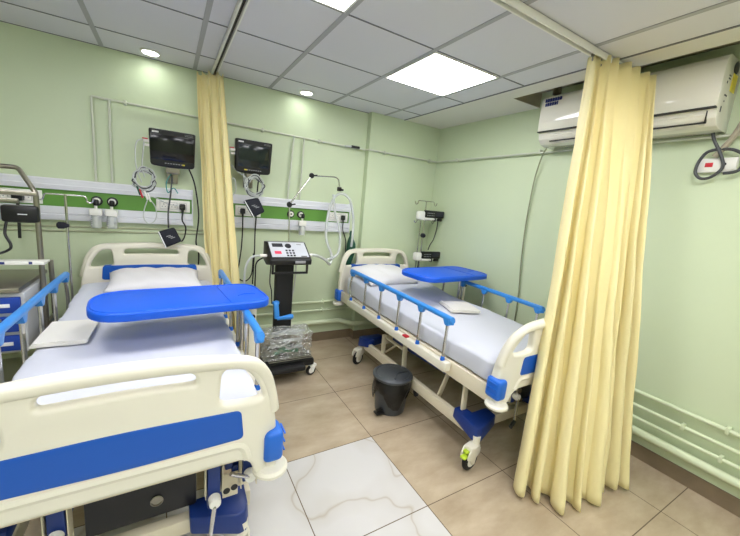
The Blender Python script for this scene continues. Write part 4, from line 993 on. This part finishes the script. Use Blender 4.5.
def pump(x0, z0, label):
    y = sy_ - 0.11
    t = thing('infusion_pump', label, 'infusion pump', (x0 + 0.16, y, z0), 'infusion pumps on the stand')
    w = 0.30
    MB().box(x0 - 0.015, y + 0.01, z0, x0 + w - 0.03, y + 0.12, z0 + 0.095, 0.02).box(x0 - 0.04, y - 0.0, z0 + 0.005, x0 + 0.06, y + 0.09, z0 + 0.10, 0.02).build('pump_body', M['white_plastic'], t)
    f = MB().box(x0 + 0.025, y - 0.012, z0 + 0.035, x0 + w, y + 0.03, z0 + 0.115, 0.010).build('face', M['black'], t)
    MB().box(x0 + 0.175, y - 0.0145, z0 + 0.055, x0 + w - 0.02, y - 0.011, z0 + 0.10, 0.002).build('display', M['dark_print'], t)
    m = MB()
    for k in range(5): m.box(x0 + 0.05 + 0.022 * k, y - 0.0145, z0 + 0.055, x0 + 0.062 + 0.022 * k, y - 0.011, z0 + 0.062); m.box(x0 + 0.05 + 0.022 * k, y - 0.0145, z0 + 0.08, x0 + 0.062 + 0.022 * k, y - 0.011, z0 + 0.088)
    m.build('keys', M['grey_print'], t, smooth=0)
    MB().box(x0 + 0.16, y - 0.006, z0 - 0.005, x0 + 0.19, y + 0.03, z0 + 0.034, 0.006).box(x0 + 0.215, y - 0.01, z0 + 0.0, x0 + 0.28, y + 0.03, z0 + 0.034, 0.010).build('syringe_clamp', M['black'], t)
    MB().cyl((x0 + 0.02, y - 0.004, z0 + 0.018), (x0 + 0.16, y - 0.004, z0 + 0.018), 0.013, 12).build('syringe_cradle', M['white_plastic'], t)
    return t
pump(2.455, 1.435, 'white and black infusion pump at the top of the chrome stand')
pump(2.475, 0.965, 'white and black infusion pump lower on the chrome stand, just above the blue tray')
wire('cable', [(2.72, 3.08, 1.44), (2.715, 3.08, 1.34), (2.695, 3.09, 1.22), (2.66, 3.1, 1.15), (2.64, 3.1, 1.09)], 0.006, M['black_cable'], 'black cable hanging between the two infusion pumps')
wire('cable', [(2.52, 3.1, 0.965), (2.515, 3.1, 0.85), (2.52, 3.1, 0.6)], 0.006, M['black_cable'], 'black cable hanging from the lower infusion pump behind the bed')

# infusion stand by the cart
sl = iv_stand(-0.597, 3.06, 1.435, 0.105, 'thin chrome infusion stand between the steel cart and the front bed', r=0.008)
MB().lathe([(0.012, -0.045), (0.024, -0.035), (0.024, -0.01), (0.01, 0.02)], (-0.606, 3.055, 1.225), (1, 0, 0), 14).build('height_knob', M['cuff'], sl)

# ------------------------------------------------------------------ steel cart with blue drawers
CX1 = -0.678
t = thing('crash_cart', 'steel cart with deep blue drawers cut off by the edge of the photo', 'cart', (-1.0, 2.75, 0))
for (x, y, z1) in ((CX1, 2.79, 1.425), (CX1, 2.98, 1.0), (-1.30, 2.79, 1.425), (-1.30, 2.98, 1.0)):
    MB().cyl((x, y, 0.08), (x, y, z1), 0.014, 12).build('post', M['steel'], t)
top = MB().tube(fillet([(CX1, 2.79, 1.41), (CX1, 2.79, 1.44), (CX1 - 0.085, 2.86, 1.578), (-1.21, 2.86, 1.578), (-1.30, 2.79, 1.44), (-1.30, 2.79, 1.41)], 0.02), 0.013, 12)
top.build('upper_frame', M['steel'], t)
MB().bar((-1.30, 2.775, 1.432), (CX1 + 0.01, 2.775, 1.432), 0.022, 0.026, 0.004).bar((-1.30, 2.80, 1.385), (CX1 - 0.08, 2.80, 1.385), 0.02, 0.026, 0.004).build('cross_rail', M['steel'], t)
MB().box(-1.34, 2.50, 0.905, CX1 - 0.03, 3.02, 0.93, 0.004).build('steel_top', M['steel'], t)
MB().box(-1.33, 2.53, 0.30, CX1 + 0.01, 3.0, 0.33, 0.004).build('steel_deck', M['steel'], t)
MB().tube(fillet([(CX1 - 0.01, 2.70, 0.82), (CX1 + 0.005, 2.76, 0.83), (-0.637, 3.0, 0.855)], 0.03), 0.012, 12).build('push_handle', M['steel'], t)
cab = MB().box(-1.28, 2.535, 0.55, CX1 - 0.02, 2.95, 0.895, 0.004).build('drawer_cabinet', M['drawer_frame'], t)
for k in range(3):
    z = 0.875 - 0.11 * k
    d = MB().box(-1.26, 2.515, z - 0.088, CX1 - 0.035, 2.536, z, 0.004).build('drawer', M['drawer_blue'], t)
    MB().box(-0.86, 2.5115, z - 0.055, -0.755, 2.516, z - 0.035, 0.001).build('label_holder', M['white_print'], d)
    MB().bar((-1.1, 2.506, z - 0.014), (-0.79, 2.506, z - 0.014), 0.014, 0.012, 0.003).build('drawer_pull', M['steel'], d)
for (x, y) in ((CX1, 2.79), (CX1, 2.98), (-1.30, 2.79), (-1.30, 2.98)):
    MB().lathe([(0.035, -0.013), (0.042, 0), (0.035, 0.013)], (x, y, 0.042), (1, 0, 0), 18).build('caster', M['rubber'], t)
for z in (0.40, 0.62): MB().bar((CX1, 2.79, z), (CX1, 2.98, z), 0.022, 0.03, 0.003).build('side_bar', M['steel'], t)
# white shelf tray on the posts
t = thing('white_tray', 'thin white tray with blue marks carried above the steel cart top', 'tray', (-1.0, 2.8, 1.02))
MB().box(-1.32, 2.66, 1.028, CX1 + 0.045, 2.772, 1.042, 0.003).box(-1.32, 2.655, 1.03, CX1 + 0.045, 2.662, 1.052, 0.002).build('tray_plate', M['white_plastic'], t)
MB().box(-0.70, 2.6535, 1.034, -0.685, 2.6555, 1.048).build('blue_mark', M['blue_print'], t, smooth=0)
MB().box(-0.82, 2.6535, 1.034, -0.80, 2.6555, 1.048).build('blue_mark', M['blue_print'], t, smooth=0)
MB().bar((-0.95, 2.66, 0.93), (-0.95, 2.66, 1.03), 0.03, 0.03, 0.003).bar((-1.2, 2.66, 0.93), (-1.2, 2.66, 1.03), 0.03, 0.03, 0.003).build('tray_support', M['steel'], t)
# suction device on the cart
t = thing('charger_unit', 'black box-shaped device with a cord strapped to the steel cart post', 'device', (-0.85, 2.75, 1.27))
MB().box(-0.82, 2.72, 1.265, CX1 + 0.02, 2.772, 1.365, 0.018).build('device_body', M['black'], t)
MB().box(-1.02, 2.725, 1.27, -0.825, 2.77, 1.345, 0.012).build('device_window', M['screen_green'], t)
MB().box(-0.83, 2.717, 1.275, -0.817, 2.768, 1.355, 0.003).build('edge_clip', M['grey_cable'], t)
MB().box(-0.745, 2.7175, 1.312, -0.705, 2.7205, 1.317).build('white_line', M['white_print'], t)
wire('cable', [(-0.80, 2.74, 1.268), (-0.805, 2.72, 1.2), (-0.78, 2.7, 1.14), (-0.79, 2.69, 1.11), (-0.85, 2.68, 1.085), (-1.0, 2.68, 1.06)], 0.007, M['black_cable'], 'black cord drooping from the device on the steel cart')
plug = thing('power_cord', 'black plug hanging in the panel socket above the steel cart', 'cord', (-0.875, D - 0.09, 1.37), 'black plugs and power cords at the panels')
MB().box(-0.925, D - 0.10, 1.36, -0.865, D - 0.0525, 1.42, 0.01).build('plug', M['black'], plug)
MB().tube(smooth_path([(-0.895, D - 0.085, 1.36), (-0.895, D - 0.09, 1.28), (-0.9, D - 0.09, 1.1)], 5), 0.009, 8).build('flex', M['black_cable'], plug)
# bits on the cart top
t = thing('laryngoscope_case', 'low dark case lying on the steel cart top', 'case', (-0.95, 2.60, 0.93))
MB().box(-1.06, 2.53, 0.93, -0.82, 2.63, 0.955, 0.008).build('case_base', M['matte_black'], t)
MB().box(-1.05, 2.535, 0.955, -0.84, 2.625, 0.975, 0.008).build('case_lid', M['black'], t)
MB().tube(smooth_path([(-1.0, 2.55, 0.98), (-0.93, 2.545, 0.99), (-0.85, 2.55, 0.982)], 5), 0.006, 8).build('case_handle', M['dark_cable'], t)

# ------------------------------------------------------------------ pedal bin
bx, by = 1.475, 1.965
t = thing('pedal_bin', 'round charcoal pedal bin lined with a black bag beside the bed frame', 'bin', (bx, by, 0))
MB().lathe([(0.108, 0.0), (0.115, 0.004), (0.117, 0.02), (0.136, 0.26), (0.136, 0.27)], (bx, by, 0), n=40).build('bin_body', M['bin'], t)
rows = []
for j in range(9):
    row = []
    for i in range(72):
        a = 2 * PI * i / 72; z = 0.275 - j * 0.019 * (1 + 0.4 * math.sin(3 * a + 1)) 
        r = 0.138 + 0.010 * math.sin(j / 8 * PI) + 0.005 * math.sin(11 * a + j) * (j / 8) + 0.004 * math.sin(23 * a + 2 * j) * (j / 8)
        row.append((bx + r * math.cos(a), by + r * math.sin(a), z))
    rows.append(row)
MB().grid(rows, True).build('bin_liner', M['bin_bag'], t, smooth=60)
lid = MB().lathe([(0.148, 0.272), (0.154, 0.278), (0.154, 0.292), (0.144, 0.302), (0.13, 0.304), (0.124, 0.300), (0.11, 0.304), (0.06, 0.312), (0.0, 0.315)], (bx, by, 0), n=48)
lid.build('lid', M['bin'], t)
MB().tube(smooth_path([(bx - 0.05, by - 0.10, 0.306), (bx, by - 0.055, 0.318), (bx + 0.05, by - 0.05, 0.318), (bx + 0.115, by - 0.03, 0.302)], 5), 0.005, 8).build('lid_grip', M['bin'], t)
MB().box(bx - 0.168, by - 0.085, 0.022, bx - 0.10, by - 0.03, 0.038, 0.006).box(bx - 0.16, by - 0.07, 0.03, bx - 0.11, by - 0.045, 0.06, 0.006).build('pedal', M['black'], t)

# ------------------------------------------------------------------ air conditioner
ya, yz_ = 0.785, 1.835
t = thing('air_conditioner', 'white split air conditioner high on the wall behind the bunched curtain', 'air conditioner', (W, (ya + yz_) / 2, 2.12))
prof = [(W - 0.005, 2.50), (2.575, 2.50), (2.548, 2.49), (2.535, 2.465), (2.528, 2.40), (2.530, 2.30), (2.536, 2.235), (2.555, 2.230), (2.562, 2.18), (2.60, 2.145), (2.65, 2.135), (W - 0.005, 2.135)]
MB().prism(prof, ya, yz_, 'xz', 0.004).build('casing', M['ac_body'], t)
MB().box(2.526, ya + 0.002, 2.228, 2.56, yz_ - 0.002, 2.235, 0.001).build('front_gap', M['ac_dark'], t)
fl = MB().prism([(2.5585, 2.205), (2.5555, 2.20), (2.586, 2.150), (2.590, 2.152)], ya + 0.05, yz_ - 0.10, 'xz'); fl.build('louvre', M['ac_body'], t)
MB().box(2.571, ya + 0.04, 2.158, 2.58, yz_ - 0.09, 2.166).box(2.554, ya + 0.038, 2.164, 2.573, ya + 0.043, 2.22).build('louvre_gap', M['ac_dark'], t)
lg = MB()
for r_, z in ((0, 2.445), (1, 2.415)):
    y = 1.80
    for k in range(7 if r_ == 0 else 5):
        wd = 0.016; lg.box(2.526, y - wd + 0.004, z, 2.531, y, z + 0.022); lg.box(2.526, y - 0.004 - 0.02 * (r_), z - 0.001, 2.531, y + 0.003 - 0.02 * r_, z + 0.024); y -= 0.019
lg.build('maker_mark', M['blue_print'], t, smooth=0)
s_ = MB().box(2.655, ya - 0.002, 2.335, 2.72, ya + 0.004, 2.425).build('rating_sticker', M['yellow_print'], t)
m = MB()
for (x, z, w, h) in ((2.60, 2.385, .03, .006), (2.60, 2.40, .03, .006), (2.59, 2.36, .012, .012), (2.60, 2.30, .035, .008), (2.61, 2.27, .01, .008), (2.59, 2.215, .014, .03)): m.box(x, ya - 0.001, z, x + w, ya + 0.004, z + h)
m.build('side_print', M['dark_print'], t, smooth=0)
MB().lathe([(0.03, 0), (0.032, 0.003), (0.012, 0.004)], (2.67, ya, 2.455), (0, -1, 0), 18).build('side_cap', M['dark_print'], t)
MB().lathe([(0.012, 0), (0.03, 0.01), (0.03, 0.06), (0.02, 0.07)], (2.60, 1.77, 2.505), n=14).build('drain_stub', M['steel'], t)
wire('looped_cord', [(2.70, 0.822, 2.13), (2.715, 0.812, 2.09), (2.725, 0.767, 2.0), (2.73, 0.752, 1.935), (2.73, 0.792, 1.885), (2.73, 0.837, 1.88), (2.73, 0.867, 1.92), (2.73, 0.857, 1.99), (2.73, 0.822, 2.035), (2.73, 0.732, 2.035), (2.73, 0.672, 1.99), (2.73, 0.682, 1.92), (2.73, 0.742, 1.905)], 0.0085, M['dark_cable'], 'thick grey cord looped around the wall socket under the air conditioner', 'cord')
wire('lagged_pipe', [(2.735, 0.66, 2.45), (2.735, 0.69, 2.3), (2.735, 0.735, 2.12), (2.74, 0.80, 2.00)], 0.016, M['foam'], 'grey lagged pipe running down the wall beside the air conditioner', 'pipe')
t = thing('wall_socket', 'white wall socket box with a red switch under the air conditioner', 'socket', (W, 0.77, 1.96))
MB().box(W - 0.028, 0.70, 1.915, W, 0.865, 1.995, 0.004).build('socket_box', M['white_plastic'], t)
MB().box(W - 0.031, 0.80, 1.945, W - 0.028, 0.835, 1.97, 0.001).build('red_switch', M['red'], t)
MB().box(W - 0.034, 0.70, 1.925, W - 0.027, 0.77, 1.985, 0.003).build('plug_face', M['white_plastic'], t)
MB().lathe([(0.009, 0), (0.009, 0.004)], (W - 0.034, 0.75, 1.958), (-1, 0, 0), 10).build('plug_pin_hole', M['black'], t)
wire('hanging_cable', [(2.68, 1.83, 2.13), (2.72, 1.88, 2.10), (2.735, 1.915, 2.0), (2.745, 1.94, 1.85), (2.75, 1.95, 1.5), (2.755, 1.935, 1.15), (2.76, 1.91, 0.86), (2.76, 1.90, 0.5)], 0.006, M['olive_cable'], 'olive cable hanging down the wall from the corner of the air conditioner')

# ------------------------------------------------------------------ tidy, camera, world
for o in list(bpy.data.objects):
    if '_o' in o: del o['_o']
cam = bpy.data.cameras.new('camera'); co = bpy.data.objects.new('camera', cam); C.objects.link(co)
R = [[0.8616880798490044, -0.49942636782282457, 0.08981623555591975], [0.014068340257378964, 0.2004437277787263, 0.9796042026229628], [0.5072432698898413, 0.8428496990077583, -0.17974607098346562]]
m = Matrix(((R[0][0], R[1][0], -R[2][0], 0), (R[0][1], R[1][1], -R[2][1], 0), (R[0][2], R[1][2], -R[2][2], 1.545), (0, 0, 0, 1)))
co.matrix_world = m
cam.sensor_fit = 'HORIZONTAL'; cam.sensor_width = 36; cam.lens = 36 * 341.05 / 740; cam.clip_start = 0.02
sc = bpy.context.scene; sc.camera = co
w = bpy.data.worlds.new('room_world'); sc.world = w; w.use_nodes = True
w.node_tree.nodes['Background'].inputs[0].default_value = (0.9, 0.95, 1, 1); w.node_tree.nodes['Background'].inputs[1].default_value = 0.3
sc.view_settings.view_transform = 'Standard'; sc.view_settings.look = 'None'; sc.view_settings.gamma = 1; sc.view_settings.exposure = 0.54
